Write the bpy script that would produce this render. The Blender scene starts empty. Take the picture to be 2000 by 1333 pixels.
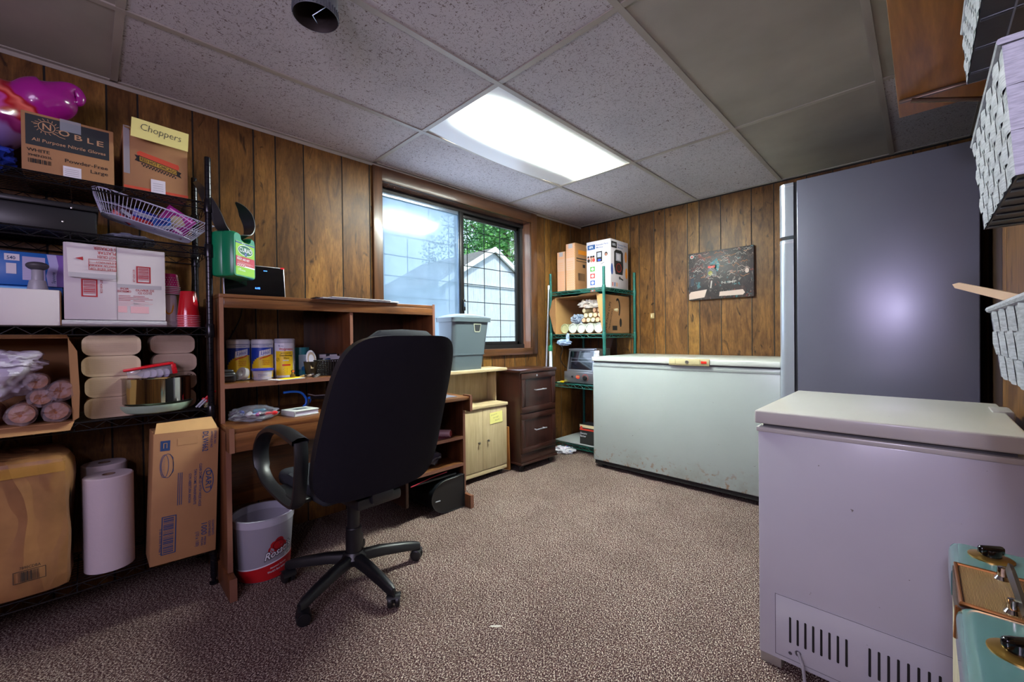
import bpy, bmesh, math, random
from math import pi, sin, cos, radians
from mathutils import Vector, Matrix, noise, Euler
random.seed(7)
C = bpy.context.scene.collection
SC = bpy.context.scene
V = Vector
# ------------------------------------------------------------------ materials
MATS = {}
def lin(h):
    h = h.lstrip('#'); o = []
    for i in (0, 2, 4):
        c = int(h[i:i+2], 16) / 255
        o.append(c / 12.92 if c <= .04045 else ((c + .055) / 1.055) ** 2.4)
    return (*o, 1)
class NT:
    def __init__(s, name):
        m = bpy.data.materials.new(name); m.use_nodes = True; s.m = m; s.n = m.node_tree.nodes; s.l = m.node_tree.links
        s.b = s.n['Principled BSDF']; s.out = s.n['Material Output']
    def node(s, t, inp=None, **kw):
        n = s.n.new(t)
        for k, v in kw.items(): setattr(n, k, v)
        for k, v in (inp or {}).items():
            if isinstance(v, bpy.types.NodeSocket): s.l.new(v, n.inputs[k])
            else: n.inputs[k].default_value = v
        return n
    def set(s, k, v):
        if isinstance(v, bpy.types.NodeSocket): s.l.new(v, s.b.inputs[k])
        else: s.b.inputs[k].default_value = v
    def coord(s, scale=(1, 1, 1), rot=(0, 0, 0), which='Object'):
        tc = s.node('ShaderNodeTexCoord')
        return s.node('ShaderNodeMapping', {'Vector': tc.outputs[which], 'Scale': scale, 'Rotation': rot}).outputs[0]
    def noise(s, vec, scale, detail=4, rough=.5, dist=0):
        return s.node('ShaderNodeTexNoise', {'Vector': vec, 'Scale': scale, 'Detail': detail, 'Roughness': rough, 'Distortion': dist}).outputs[0]
    def ramp(s, fac, stops, interp='LINEAR'):
        r = s.node('ShaderNodeValToRGB', {'Fac': fac}); e = r.color_ramp.elements; r.color_ramp.interpolation = interp
        while len(e) < len(stops): e.new(.5)
        for q, (p, c) in zip(e, stops): q.position = p; q.color = lin(c) if isinstance(c, str) else (c, c, c, 1)
        return r.outputs[0]
    def mix(s, f, a, b, mode='MIX'):
        n = s.node('ShaderNodeMix', data_type='RGBA', blend_type=mode)
        for i, v in ((0, f), (6, a), (7, b)):
            if isinstance(v, bpy.types.NodeSocket): s.l.new(v, n.inputs[i])
            else: n.inputs[i].default_value = lin(v) if isinstance(v, str) else v
        return n.outputs[2]
    def bump(s, h, strength=.3, dist=.002):
        s.l.new(s.node('ShaderNodeBump', {'Height': h, 'Strength': strength, 'Distance': dist}).outputs[0], s.b.inputs['Normal'])
def M(name, col='#808080', rough=.5, metal=0, var=0, vs=8, bs=0, bscale=60, spec=.5, coat=0, emit=0, alpha=1, trans=0):
    if name in MATS: return MATS[name]
    t = NT(name); t.set('Base Color', lin(col)); t.set('Roughness', rough); t.set('Metallic', metal); t.set('Specular IOR Level', spec)
    if coat: t.set('Coat Weight', coat); t.set('Coat Roughness', .08)
    if var:
        n = t.noise(t.coord(), vs, 3)
        t.set('Base Color', t.mix(t.ramp(n, [(.3, 0.0), (.7, 1.0)]), col, lin_s(col, 1 - var)))
    if bs: t.bump(t.noise(t.coord(), bscale, 3), bs)
    if emit: t.set('Emission Color', lin(col)); t.set('Emission Strength', emit)
    if alpha < 1: t.set('Alpha', alpha)
    if trans: t.set('Transmission Weight', trans)
    MATS[name] = t.m
    return t.m
def lin_s(col, k):
    c = lin(col); return (c[0] * k, c[1] * k, c[2] * k, 1)
def wood(name, c1, c2, axis='Z', scale=9, rough=.45, dark=None, coat=0):
    if name in MATS: return MATS[name]
    t = NT(name); sc = {'X': (.08, 1, 1), 'Y': (1, .08, 1), 'Z': (1, 1, .08)}[axis]
    v = t.coord(sc); n = t.noise(v, scale, 6, .6, 1.2); f = t.noise(v, scale * 9, 3, .6)
    base = t.ramp(n, [(.3, c1), (.5, c2), (.72, c1)])
    base = t.mix(t.ramp(f, [(.35, .35), (.65, 0.0)]), base, dark or lin_s(c1, .45))
    t.set('Base Color', base); t.set('Roughness', rough)
    if coat: t.set('Coat Weight', coat); t.set('Coat Roughness', .15)
    t.bump(f, .08)
    MATS[name] = t.m; return t.m
def card(name, col='#a87d55', var=.16):
    if name in MATS: return MATS[name]
    t = NT(name); v = t.coord(); n = t.noise(v, 5, 4, .6); f = t.noise(t.coord((1, 1, .04)), 260, 2)
    t.set('Base Color', t.mix(t.ramp(n, [(.35, 0.0), (.7, 1.0)]), col, lin_s(col, 1 - var)))
    t.set('Roughness', .75); t.bump(f, .06, .001); MATS[name] = t.m; return t.m
def plastic_film(name, col='#cfd0dc', opac=.5, rough=.18):
    if name in MATS: return MATS[name]
    t = NT(name)
    t.set('Base Color', lin(col)); t.set('Roughness', rough)
    n = t.noise(t.coord(), 22, 4, .6)
    a = t.node('ShaderNodeMapRange', {'Value': n, 'From Min': .3, 'From Max': .7, 'To Min': opac * .55, 'To Max': min(1, opac * 1.35)}).outputs[0]
    t.set('Alpha', a); t.bump(t.noise(t.coord(), 30, 5, .7), .6, .01)
    MATS[name] = t.m; return t.m
# ------------------------------------------------------------------ mesh builder (world coordinates)
TXT = {}
def text_mesh(body, bold):
    k = (body, bold)
    if k not in TXT:
        cu = bpy.data.curves.new('glyphs', 'FONT'); cu.body = body; cu.size = 1; cu.resolution_u = 2; cu.offset = bold; cu.align_x = 'LEFT'
        o = bpy.data.objects.new('glyphs', cu); C.objects.link(o)
        dg = bpy.context.evaluated_depsgraph_get(); me = bpy.data.meshes.new_from_object(o.evaluated_get(dg))
        vs = [(v.co.x, v.co.y) for v in me.vertices]; fs = [tuple(p.vertices) for p in me.polygons]
        bpy.data.objects.remove(o); bpy.data.curves.remove(cu); bpy.data.meshes.remove(me)
        if not vs: vs = [(0, 0)]
        x0 = min(v[0] for v in vs); vs = [(a - x0, b) for a, b in vs]
        TXT[k] = (vs, fs, max(v[0] for v in vs) or 1)
    return TXT[k]
class MB:
    def __init__(s): s.v = []; s.f = []; s.mi = []; s.mats = []; s.M = None
    def add(s, vs, fs, mat):
        if mat not in s.mats: s.mats.append(mat)
        k = s.mats.index(mat); o = len(s.v)
        s.v += [(s.M @ V(p)) if s.M else V(p) for p in vs]
        s.f += [tuple(i + o for i in f) for f in fs]; s.mi += [k] * len(fs)
        return s
    def bm(s, bm, mat):
        bm.verts.index_update(); vs = [v.co.copy() for v in bm.verts]; fs = [[v.index for v in f.verts] for f in bm.faces]; bm.free()
        return s.add(vs, fs, mat)
    def box(s, x0, x1, y0, y1, z0, z1, mat, bev=0, seg=2):
        if bev:
            bm = bmesh.new(); bmesh.ops.create_cube(bm, size=1)
            for v in bm.verts: v.co = V(((x0+x1)/2 + v.co.x*(x1-x0), (y0+y1)/2 + v.co.y*(y1-y0), (z0+z1)/2 + v.co.z*(z1-z0)))
            bmesh.ops.bevel(bm, geom=bm.edges[:], offset=bev, segments=seg, affect='EDGES', profile=.5)
            return s.bm(bm, mat)
        vs = [(x, y, z) for x in (x0, x1) for y in (y0, y1) for z in (z0, z1)]
        return s.add(vs, [(0,1,3,2),(4,6,7,5),(0,4,5,1),(2,3,7,6),(0,2,6,4),(1,5,7,3)], mat)
    def quad(s, a, b, c, d, mat): return s.add([a, b, c, d], [(0, 1, 2, 3)], mat)
    def grid(s, fn, nu, nv, mat, thick=0):
        vs = [fn(i / nu, j / nv) for j in range(nv + 1) for i in range(nu + 1)]
        fs = [(j*(nu+1)+i, j*(nu+1)+i+1, (j+1)*(nu+1)+i+1, (j+1)*(nu+1)+i) for j in range(nv) for i in range(nu)]
        return s.add(vs, fs, mat)
    def lathe(s, prof, c, mat, n=32, M=None, sx=1, sy=1, caps=True):
        if prof[0] == prof[-1]: caps = False
        c = V(c); vs = []; fs = []
        for r, z in prof:
            for i in range(n):
                a = 2*pi*i/n; p = V((r*cos(a)*sx, r*sin(a)*sy, z)); vs.append(c + (M @ p if M else p))
        for j in range(len(prof)-1):
            for i in range(n): k = (i+1) % n; fs.append((j*n+i, j*n+k, (j+1)*n+k, (j+1)*n+i))
        if caps and prof[0][0] > 1e-5: fs.append(tuple(range(n-1, -1, -1)))
        if caps and prof[-1][0] > 1e-5: fs.append(tuple((len(prof)-1)*n + i for i in range(n)))
        return s.add(vs, fs, mat)
    def tube(s, pts, r, mat, n=8, closed=False):
        pts = [V(p) for p in pts]; R = r if isinstance(r, (list, tuple)) else [r]*len(pts); vs = []; fs = []; N = len(pts)
        up = None
        for i, p in enumerate(pts):
            a = pts[(i-1) % N] if (i or closed) else p; b = pts[(i+1) % N] if (i < N-1 or closed) else p
            t = (b - a).normalized() if (b-a).length > 1e-9 else V((0,0,1))
            if up is None: up = t.orthogonal().normalized()
            else:
                up = (up - t * up.dot(t)); up = up.normalized() if up.length > 1e-6 else t.orthogonal().normalized()
            w = t.cross(up)
            for k in range(n): q = 2*pi*k/n; vs.append(p + (up*cos(q) + w*sin(q))*R[i])
        for i in range(N if closed else N-1):
            j = (i+1) % N
            for k in range(n): l = (k+1) % n; fs.append((i*n+k, i*n+l, j*n+l, j*n+k))
        if not closed: fs.append(tuple(range(n-1, -1, -1))); fs.append(tuple((N-1)*n+k for k in range(n)))
        return s.add(vs, fs, mat)
    def blob(s, c, rad, mat, amp=.25, freq=3, seed=0, sub=4, flat=None):
        bm = bmesh.new(); bmesh.ops.create_icosphere(bm, subdivisions=sub, radius=1)
        for v in bm.verts:
            d = v.co.normalized(); q = d*freq + V((seed*7.3, seed*3.1, seed))
            k = 1 + amp*(noise.noise(q) + .5*noise.noise(q*2.3) - abs(noise.noise(q*1.7))*.6)
            p = V((d.x*rad[0], d.y*rad[1], d.z*rad[2]))*k
            if flat is not None and p.z < flat: p.z = flat
            v.co = V(c) + p
        return s.bm(bm, mat)
    def prism(s, poly, axis, a0, a1, mat):
        """poly of 2-d points extruded along axis x, y or z between a0 and a1"""
        def P(p, a): return {'x': (a, p[0], p[1]), 'y': (p[0], a, p[1]), 'z': (p[0], p[1], a)}[axis]
        n = len(poly); vs = [P(p, a0) for p in poly] + [P(p, a1) for p in poly]
        fs = [tuple(range(n)), tuple(range(2*n-1, n-1, -1))] + [(i, (i+1) % n, n+(i+1) % n, n+i) for i in range(n)]
        return s.add(vs, fs, mat)
    def build(s, name, parent=None, smooth=True, ang=29, origin=None, **tags):
        me = bpy.data.meshes.new(name)
        W = parent_matrix(parent)
        if parent is None:
            if origin is None:
                lo = [min(v[i] for v in s.v) for i in range(3)]; hi = [max(v[i] for v in s.v) for i in range(3)]
                origin = ((lo[0]+hi[0])/2, (lo[1]+hi[1])/2, lo[2])
            W = Matrix.Translation(origin)
        Wi = W.inverted()
        me.from_pydata([Wi @ v for v in s.v], [], s.f)
        for m in s.mats: me.materials.append(m)
        me.polygons.foreach_set('material_index', s.mi)
        bm = bmesh.new(); bm.from_mesh(me); 
        bmesh.ops.recalc_face_normals(bm, faces=bm.faces[:]); bm.to_mesh(me); bm.free()
        if smooth:
            me.polygons.foreach_set('use_smooth', [True]*len(me.polygons)); me.set_sharp_from_angle(angle=radians(ang))
        me.update()
        o = bpy.data.objects.new(name, me); C.objects.link(o)
        if parent is None: o.location = origin
        else: o.parent = parent
        for k, v in tags.items(): o[k] = v
        return o
def parent_matrix(p):
    while p is not None and p.parent is not None: p = p.parent
    return Matrix.Identity(4) if p is None else Matrix.Translation(p.location)
def thing(name, loc, label, cat, group=None):
    o = bpy.data.objects.new(name, None); C.objects.link(o); o.location = loc; o.empty_display_size = .05
    o['label'] = label; o['category'] = cat
    if group: o['group'] = group
    return o
def solo(mb, name, label, cat, group=None, **k):
    o = mb.build(name, **k); o['label'] = label; o['category'] = cat
    if group: o['group'] = group
    return o
def struct(mb, name, **k):
    o = mb.build(name, **k); o['kind'] = 'structure'; return o
def dup(o, dloc, label=None):
    r = o.copy(); C.objects.link(r); r.location = o.location + V(dloc)
    if label: r['label'] = label
    for ch in list(o.children):
        c = ch.copy(); C.objects.link(c); c.parent = r
        for g in ch.children:
            d = g.copy(); C.objects.link(d); d.parent = c
    return r
def resample(pts, n):
    """n points evenly spaced round a closed 2-d loop"""
    seg = [math.hypot(q[0]-p[0], q[1]-p[1]) for p, q in zip(pts, pts[1:]+pts[:1])]; tot = sum(seg); out = []; i = 0; acc = 0
    for k in range(n):
        d = tot*k/n
        while acc + seg[i] < d: acc += seg[i]; i += 1
        p, q = pts[i], pts[(i+1) % len(pts)]; t = (d-acc)/(seg[i] or 1); out.append((p[0]+(q[0]-p[0])*t, p[1]+(q[1]-p[1])*t))
    return out
class Face:
    """a printed face: o = lower left corner, ux to the right, uy up, as one looks at it; or wrapped round a cylinder"""
    def __init__(s, mb, o, ux, uy, wrap=None):
        s.mb = mb; s.o = V(o); s.ux = V(ux).normalized(); s.uy = V(uy).normalized(); s.n = s.ux.cross(s.uy); s.wrap = wrap
    def P(s, u, v, L):
        e = .0007 * L
        if s.wrap:
            c, r, a0 = s.wrap; rr = r(v) if callable(r) else r; a = a0 + u / rr
            return V((c[0] + (rr+e)*cos(a), c[1] + (rr+e)*sin(a), c[2] + v))
        return s.o + s.ux*u + s.uy*v + s.n*e
    def rect(s, u0, v0, u1, v1, mat, L=1):
        n = max(1, int(abs(u1-u0)/.006)) if s.wrap else 1
        vs = []; 
        for i in range(n+1): u = u0 + (u1-u0)*i/n; vs += [s.P(u, v0, L), s.P(u, v1, L)]
        s.mb.add(vs, [(2*i, 2*i+2, 2*i+3, 2*i+1) for i in range(n)], mat)
    def frame(s, u0, v0, u1, v1, w, mat, L=1):
        s.rect(u0, v0, u1, v0+w, mat, L); s.rect(u0, v1-w, u1, v1, mat, L); s.rect(u0, v0+w, u0+w, v1-w, mat, L); s.rect(u1-w, v0+w, u1, v1-w, mat, L)
    def poly(s, pts, mat, L=1): s.mb.add([s.P(u, v, L) for u, v in pts], [tuple(range(len(pts)))], mat)
    def ell(s, u, v, a, b, mat, L=1, n=28, rot=0):
        s.poly([(u + a*cos(2*pi*i/n)*cos(rot) - b*sin(2*pi*i/n)*sin(rot), v + a*cos(2*pi*i/n)*sin(rot) + b*sin(2*pi*i/n)*cos(rot)) for i in range(n)], mat, L)
    def ring(s, u, v, a, b, w, mat, L=1, n=28, t0=0, t1=1):
        vs = []; 
        for i in range(n+1):
            t = 2*pi*(t0 + (t1-t0)*i/n); vs += [s.P(u + a*cos(t), v + b*sin(t), L), s.P(u + (a-w)*cos(t), v + (b-w)*sin(t), L)]
        s.mb.add(vs, [(2*i, 2*i+1, 2*i+3, 2*i+2) for i in range(n)], mat)
    def line(s, pts, w, mat, L=1):
        for (a, b), (c, d) in zip(pts, pts[1:]):
            l = math.hypot(c-a, d-b) or 1; nx, ny = -(d-b)/l*w/2, (c-a)/l*w/2
            s.poly([(a+nx, b+ny), (c+nx, d+ny), (c-nx, d-ny), (a-nx, b-ny)], mat, L)
    def text(s, body, u, v, h, mat, w=None, L=2, bold=.01, shear=0, rot=0, arc=0):
        """h = capital height; w = total width; rot in degrees about (u, v)"""
        vs, fs, tw = text_mesh(body, bold); k = h/.69; kx = (w/tw) if w else k; c, sn = cos(radians(rot)), sin(radians(rot)); out = []
        for a, b in vs:
            x = a*kx + b*k*shear; y = b*k + arc*(a*kx)
            out.append(s.P(u + x*c - y*sn, v + x*sn + y*c, L))
        s.mb.add(out, fs, mat)
    def bars(s, u0, v0, u1, v1, mat, n=26, L=2, vert=True, seed=1):
        rg = random.Random(seed); x = 0; tot = []
        while x < 1: w = rg.choice([.5, .5, 1, 1.5])/n; tot.append((x, min(1, x+w))); x += w + rg.choice([.5, .5, 1])/n
        for a, b in tot:
            if vert: s.rect(u0+(u1-u0)*a, v0, u0+(u1-u0)*b, v1, mat, L)
            else: s.rect(u0, v0+(v1-v0)*a, u1, v0+(v1-v0)*b, mat, L)
# ------------------------------------------------------------------ camera
F_PX, YAW, PIT, ROL = 814.2859, -.7789, -.0074, -.0107
CAM = V((2.5434, -1.3087, 1.05))
fw = V((sin(YAW)*cos(PIT), cos(YAW)*cos(PIT), sin(PIT))); rt = V((cos(YAW), -sin(YAW), 0)); up = rt.cross(fw)
r2 = rt*cos(ROL) + up*sin(ROL); u2 = -rt*sin(ROL) + up*cos(ROL)
cd = bpy.data.cameras.new('camera'); cam = bpy.data.objects.new('camera', cd); C.objects.link(cam)
cam.matrix_world = Matrix(((r2.x, u2.x, -fw.x, CAM.x), (r2.y, u2.y, -fw.y, CAM.y), (r2.z, u2.z, -fw.z, CAM.z), (0, 0, 0, 1)))
cd.sensor_width = 36; cd.lens = F_PX/2000*36; cd.clip_start = .02; SC.camera = cam
H = 2.2; YB = 2.31; XR = 2.76; YF = -3.0
# ------------------------------------------------------------------ room materials
def paneling(i, tone):
    t = NT('wood_paneling_%s' % 'abcdef'[i])
    tc = t.node('ShaderNodeTexCoord').outputs['Object']
    v = t.node('ShaderNodeMapping', {'Vector': tc, 'Location': (i*3.3, i*5.1, i*2.7), 'Scale': (1, 1, .16)}).outputs[0]
    v2 = t.node('ShaderNodeMapping', {'Vector': tc, 'Location': (i*1.3, i*2.1, i*.7), 'Scale': (1, 1, .45)}).outputs[0]
    g = t.noise(v, 14, 6, .65, 1.6); fine = t.noise(v, 150, 3, .6); blot = t.noise(v2, 6.5, 5, .62, .8); knot = t.noise(v2, 11, 3, .5, 2.2)
    col = t.ramp(g, [(.28, tone[0]), (.5, tone[1]), (.75, tone[2])])
    col = t.mix(t.ramp(blot, [(.40, .6), (.62, 0.0)]), col, tone[0])
    col = t.mix(t.ramp(knot, [(.27, .85), (.36, 0.0)]), col, '#1d1009')
    col = t.mix(t.ramp(fine, [(.3, .4), (.6, 0.0)]), col, '#2a180c')
    t.set('Base Color', col); t.set('Roughness', .42); t.set('Specular IOR Level', .28); t.bump(fine, .06, .001)
    return t.m
TON = [('#492c14', '#82592a', '#997039'), ('#3d2411', '#704b23', '#875f2f'), ('#4e3217', '#8b632d', '#a2783d'), ('#382110', '#694524', '#7c562b'), ('#442a14', '#7a5329', '#8d6632')]
PAN = [paneling(i, TON[i]) for i in range(5)]
m_groove = M('groove_black', '#120b07', .8)
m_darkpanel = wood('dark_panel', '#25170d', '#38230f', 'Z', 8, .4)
def carpet():
    t = NT('carpet'); v = t.coord((1, .6, 1), (0, 0, .6)); n = t.noise(v, 260, 2, .65); n2 = t.noise(t.coord(), 3, 4, .6); n3 = t.noise(v, 150, 3, .7); n4 = t.noise(t.coord(), 330, 1)
    a = t.ramp(n, [(.39, '#220e14'), (.48, '#4a3230'), (.55, '#69544a'), (.61, '#cdbfb0')])
    a = t.mix(t.ramp(n3, [(.36, .6), (.52, 0.0)]), a, '#4a2c2f')
    a = t.mix(t.ramp(n4, [(.62, 0.0), (.7, .6)]), a, '#dcd3ca')
    a = t.mix(t.ramp(n2, [(.35, .22), (.6, 0.0)]), a, '#6a5450', 'MULTIPLY')
    t.set('Base Color', a); t.set('Roughness', .95); t.set('Specular IOR Level', .1); t.bump(n, .7, .006); return t.m
def tile_fleck():
    t = NT('ceiling_tile_flecked'); v = t.coord((1, .5, 1), (0, 0, .8)); v2 = t.coord((.5, 1, 1), (0, 0, .3))
    a = t.ramp(t.noise(v, 110, 3, .7, 1.5), [(.37, 1.0), (.40, 0.0)]); b = t.ramp(t.noise(v2, 118, 3, .7, 1.5), [(.365, 1.0), (.395, 0.0)])
    f = t.mix(1.0, a, b, 'LIGHTEN')
    c = t.mix(f, t.ramp(t.noise(t.coord(), 2, 3), [(.3, '#b0acae'), (.7, '#bfbabb')]), '#6e5f58')
    t.set('Base Color', c); t.set('Roughness', .9); t.set('Specular IOR Level', .1); t.bump(f, -.5, .003); return t.m
def tile_plain():
    t = NT('ceiling_tile_plain'); n = t.noise(t.coord(), 140, 3); t.set('Base Color', t.ramp(t.noise(t.coord(), 3, 4), [(.3, '#918c80'), (.7, '#a39d90')])); t.set('Roughness', .9); t.bump(n, .12, .002); return t.m
m_carpet, m_tile, m_tile2 = carpet(), tile_fleck(), tile_plain()
m_bar = M('ceiling_bar_enamel', '#a79f93', .5, var=.25, vs=3)
m_white = M('white_paint', '#c9c5c0', .6)
# ------------------------------------------------------------------ floor, ceiling
b = MB(); b.box(-.16, XR+.1, YF-.1, YB+.1, -.1, 0, m_carpet); struct(b, 'floor', origin=(0, 0, 0))
LX0, LX1, LY0, LY1 = .587, 1.169, .013, 1.207
GX = [0, .573, 1.183, 1.793, 2.403, XR]; GY = [YF, -2.44, -1.22, 0, 1.22, YB]
b = MB()
for i in range(5):
    for j in range(5):
        if i == 1 and j == 3: continue
        m = m_tile2 if (i >= 3 and not (i == 4 and j == 4)) or (j < 2) else m_tile
        b.box(GX[i], GX[i+1], GY[j], GY[j+1], H, H+.012, m)
b.box(-.1, XR+.1, YF, YB+.1, H+.25, H+.3, m_white)
b.box(-.1, 0, YF, YB+.1, H, H+.3, m_white); b.box(XR, XR+.1, YF, YB+.1, H, H+.3, m_white); b.box(-.1, XR+.1, YB, YB+.1, H, H+.3, m_white)
struct(b, 'ceiling', origin=(0, 0, H))
b = MB()
for x in GX[1:5]: b.box(x-.0125, x+.0125, YF, YB, H-.006, H+.02, m_bar)
for y in GY[1:5]:
    for i in range(5): b.box(GX[i]+.0125, GX[i+1]-.0125, y-.0125, y+.0125, H-.005, H+.02, m_bar)
struct(b, 'trim_1', origin=(0, 0, H))
b = MB()
b.box(0, .022, YF, YB, H-.005, H, m_bar); b.box(0, .003, YF, YB, H-.022, H, m_bar)
b.box(0, XR, YB-.022, YB, H-.005, H, m_bar); b.box(0, XR, YB-.003, YB, H-.014, H, m_groove)
b.box(XR-.022, XR, YF, YB, H-.005, H, m_bar); b.box(XR-.003, XR, YF, YB, H-.02, H, m_bar)
struct(b, 'trim_2', origin=(0, 0, H))
# ------------------------------------------------------------------ panelled walls
def strips(lo, hi, known):
    g = sorted(known); rg = random.Random(3)
    while g[0] - lo > .22: g.insert(0, g[0] - rg.choice([.1, .15, .2, .12]))
    while hi - g[-1] > .22: g.append(g[-1] + rg.choice([.1, .15, .2, .12]))
    return [lo] + g + [hi]
def panel_wall(name, P, lo, hi, known, hole=None, special=None):
    b = MB(); g = strips(lo, hi, known); rg = random.Random(11); last = -1; gw = .0035
    def piece(a0, a1, z0, z1, m, d=0): b.quad(P(a0, z0, d), P(a1, z0, d), P(a1, z1, d), P(a0, z1, d), m)
    for i, (a, c) in enumerate(zip(g, g[1:])):
        k = rg.choice([q for q in range(5) if q != last]); last = k; m = PAN[k]
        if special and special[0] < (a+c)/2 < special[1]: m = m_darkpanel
        a2, c2 = a + (gw if i else 0), c - (gw if i < len(g)-2 else 0)
        segs = [(a2, c2, 0, H)]
        if hole:
            y0, y1, z0, z1 = hole; segs = []
            if c2 <= y0 or a2 >= y1: segs = [(a2, c2, 0, H)]
            else:
                if a2 < y0: segs.append((a2, y0, 0, H))
                if c2 > y1: segs.append((y1, c2, 0, H))
                s, e = max(a2, y0), min(c2, y1); segs += [(s, e, 0, z0), (s, e, z1, H)]
        for s in segs: piece(*s, m)
        if i < len(g)-2:
            if hole and hole[0] < c < hole[1]: piece(c-gw, c+gw, 0, hole[2], m_groove, .002); piece(c-gw, c+gw, hole[3], H, m_groove, .002)
            else: piece(c-gw, c+gw, 0, H, m_groove, .002)
    return b
HY0, HY1, HZ0, HZ1 = .05, 1.515, .957, 2.095
b = panel_wall('wall_left', lambda a, z, d: (-d, a, z), YF, YB, [-1.425, -1.244, -1.142, -.942, -.836, -.682, -.576, -.429, -.206, -.027, .09, .24, .36, .52, .63, .78, .93, 1.03, 1.18, 1.3, 1.44, 1.588, 1.719, 1.81, 1.952, 2.12], (HY0, HY1, HZ0, HZ1))
ext = M('exterior_wall', '#8f9290', .8)
b.box(-.16, -.02, YF, HY0, 0, H, ext); b.box(-.16, -.02, HY1, YB+.1, 0, H, ext); b.box(-.16, -.02, HY0, HY1, 0, HZ0, ext); b.box(-.16, -.02, HY0, HY1, HZ1, H, ext)
struct(b, 'wall_left', origin=(0, 0, 0))
b = panel_wall('wall_back', lambda a, z, d: (a, YB+d, z), 0, XR, [.11, .2, .31, .407, .561, .655, .801, .902, 1.102, 1.2, 1.371, 1.595, 1.746, 1.95, 2.1, 2.3, 2.5])
b.box(-.02, XR+.1, YB+.01, YB+.1, 0, H, ext); struct(b, 'wall_back', origin=(0, 0, 0))
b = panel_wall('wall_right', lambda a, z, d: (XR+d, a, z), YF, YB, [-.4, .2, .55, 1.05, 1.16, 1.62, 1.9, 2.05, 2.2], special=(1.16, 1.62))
b.box(XR+.01, XR+.1, YF, YB, 0, H, ext); struct(b, 'wall_right', origin=(0, 0, 0))
b = panel_wall('wall_front', lambda a, z, d: (a, YF-d, z), 0, XR, [.4, .8, 1.2, 1.6, 2.0, 2.4])
b.box(-.02, XR+.1, YF-.1, YF-.01, 0, H, ext); struct(b, 'wall_front', origin=(0, 0, 0))
# ------------------------------------------------------------------ window
m_case = wood('window_casing', '#35200f', '#5e3a1f', 'Z', 7, .35, coat=.3); m_caseY = wood('window_casing_level', '#35200f', '#5e3a1f', 'Y', 7, .35, coat=.3)
m_jamb = wood('window_jamb', '#6a4433', '#8a6250', 'Z', 6, .22, coat=.8)
m_alu = M('bronze_aluminium', '#2c2a2b', .35, .6); m_alu2 = M('mill_aluminium', '#9fb0c4', .3, .8)
win = MB(); P0, P1 = -.012, 1.59
win.box(-.002, .02, P0, HY0+.004, HZ0-.055, HZ1+.085, m_case, .003); win.box(-.002, .02, HY1-.004, P1, HZ0-.055, HZ1+.085, m_case, .003)
win.box(-.002, .021, HY0, HY1, HZ1-.004, HZ1+.085, m_caseY, .003); win.box(-.002, .021, HY0, HY1, HZ0-.055, HZ0+.002, m_caseY, .003)
w1 = win.build('window_1', origin=(0, (P0+P1)/2, HZ0)); w1['kind'] = 'structure'
j = MB(); e = .0015; j.box(-.15, -.001, HY0-.01, HY0+e, HZ0+e, HZ1-e, m_jamb); j.box(-.15, -.001, HY1-e, HY1+.01, HZ0+e, HZ1-e, m_jamb)
j.box(-.15, -.001, HY0, HY1, HZ1-e, HZ1+.01, m_jamb); j.box(-.15, -.001, HY0, HY1, HZ0-.01, HZ0+e, m_jamb); j.build('jamb', w1)
f = MB(); fx0, fx1 = -.15, -.092
f.box(fx0, fx1, HY0, HY0+.03, HZ0, HZ1, m_alu); f.box(fx0, fx1, HY1-.03, HY1, HZ0, HZ1, m_alu); f.box(fx0, fx1+.01, HY0, HY1, HZ0, HZ0+.035, m_alu); f.box(fx0, fx1+.01, HY0, HY1, HZ1-.035, HZ1, m_alu)
f.build('window_frame', w1)
def sash(x, ya, yb, w, mt, nm):
    s = MB(); z0, z1 = HZ0+.033, HZ1-.033
    s.box(x-.012, x+.012, ya, ya+w, z0, z1, mt, .002); s.box(x-.012, x+.012, yb-w, yb, z0, z1, mt, .002)
    s.box(x-.012, x+.012, ya, yb, z0, z0+w, mt, .002); s.box(x-.012, x+.012, ya, yb, z1-w, z1, mt, .002)
    return s.build(nm, w1)
s1 = sash(-.098, HY0+.02, .79, .03, m_alu2, 'sliding_sash'); s2 = sash(-.13, .76, HY1-.025, .03, m_alu, 'fixed_sash')
mm = MB(); mm.box(-.084, -.066, .762, .80, HZ0+.036, HZ1-.036, m_alu, .003); mm.build('meeting_rail', w1)
lt = MB(); lt.box(-.068, -.048, .775, .798, 1.27, 1.36, m_alu, .005); lt.box(-.05, -.04, .78, .793, 1.3, 1.34, m_alu2, .003); lt.build('latch', w1)
def hazy():
    t = NT('hazy_glass'); n = t.n; n.remove(t.b)
    f_ = t.noise(t.coord((1, 1, 1)), 1.7, 3, .6, .5)
    tr = t.node('ShaderNodeBsdfTransparent', {'Color': lin('#e4eef6')}); tl = t.node('ShaderNodeBsdfTranslucent', {'Color': lin('#dceaf8')})
    gl = t.node('ShaderNodeBsdfGlossy', {'Color': lin('#d8e6f4'), 'Roughness': .12})
    m1 = t.node('ShaderNodeMixShader', {0: t.node('ShaderNodeMapRange', {'Value': f_, 'From Min': .35, 'From Max': .65, 'To Min': .45, 'To Max': .68}).outputs[0], 1: tr.outputs[0], 2: tl.outputs[0]})
    m2 = t.node('ShaderNodeMixShader', {0: .08, 1: m1.outputs[0], 2: gl.outputs[0]})
    t.l.new(m2.outputs[0], t.out.inputs[0]); return t.m
def clear():
    t = NT('clear_glass'); t.n.remove(t.b)
    tr = t.node('ShaderNodeBsdfTransparent', {'Color': lin('#eef4f4')}); gl = t.node('ShaderNodeBsdfGlossy', {'Roughness': .02})
    m2 = t.node('ShaderNodeMixShader', {0: .05, 1: tr.outputs[0], 2: gl.outputs[0]}); t.l.new(m2.outputs[0], t.out.inputs[0]); return t.m
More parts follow.
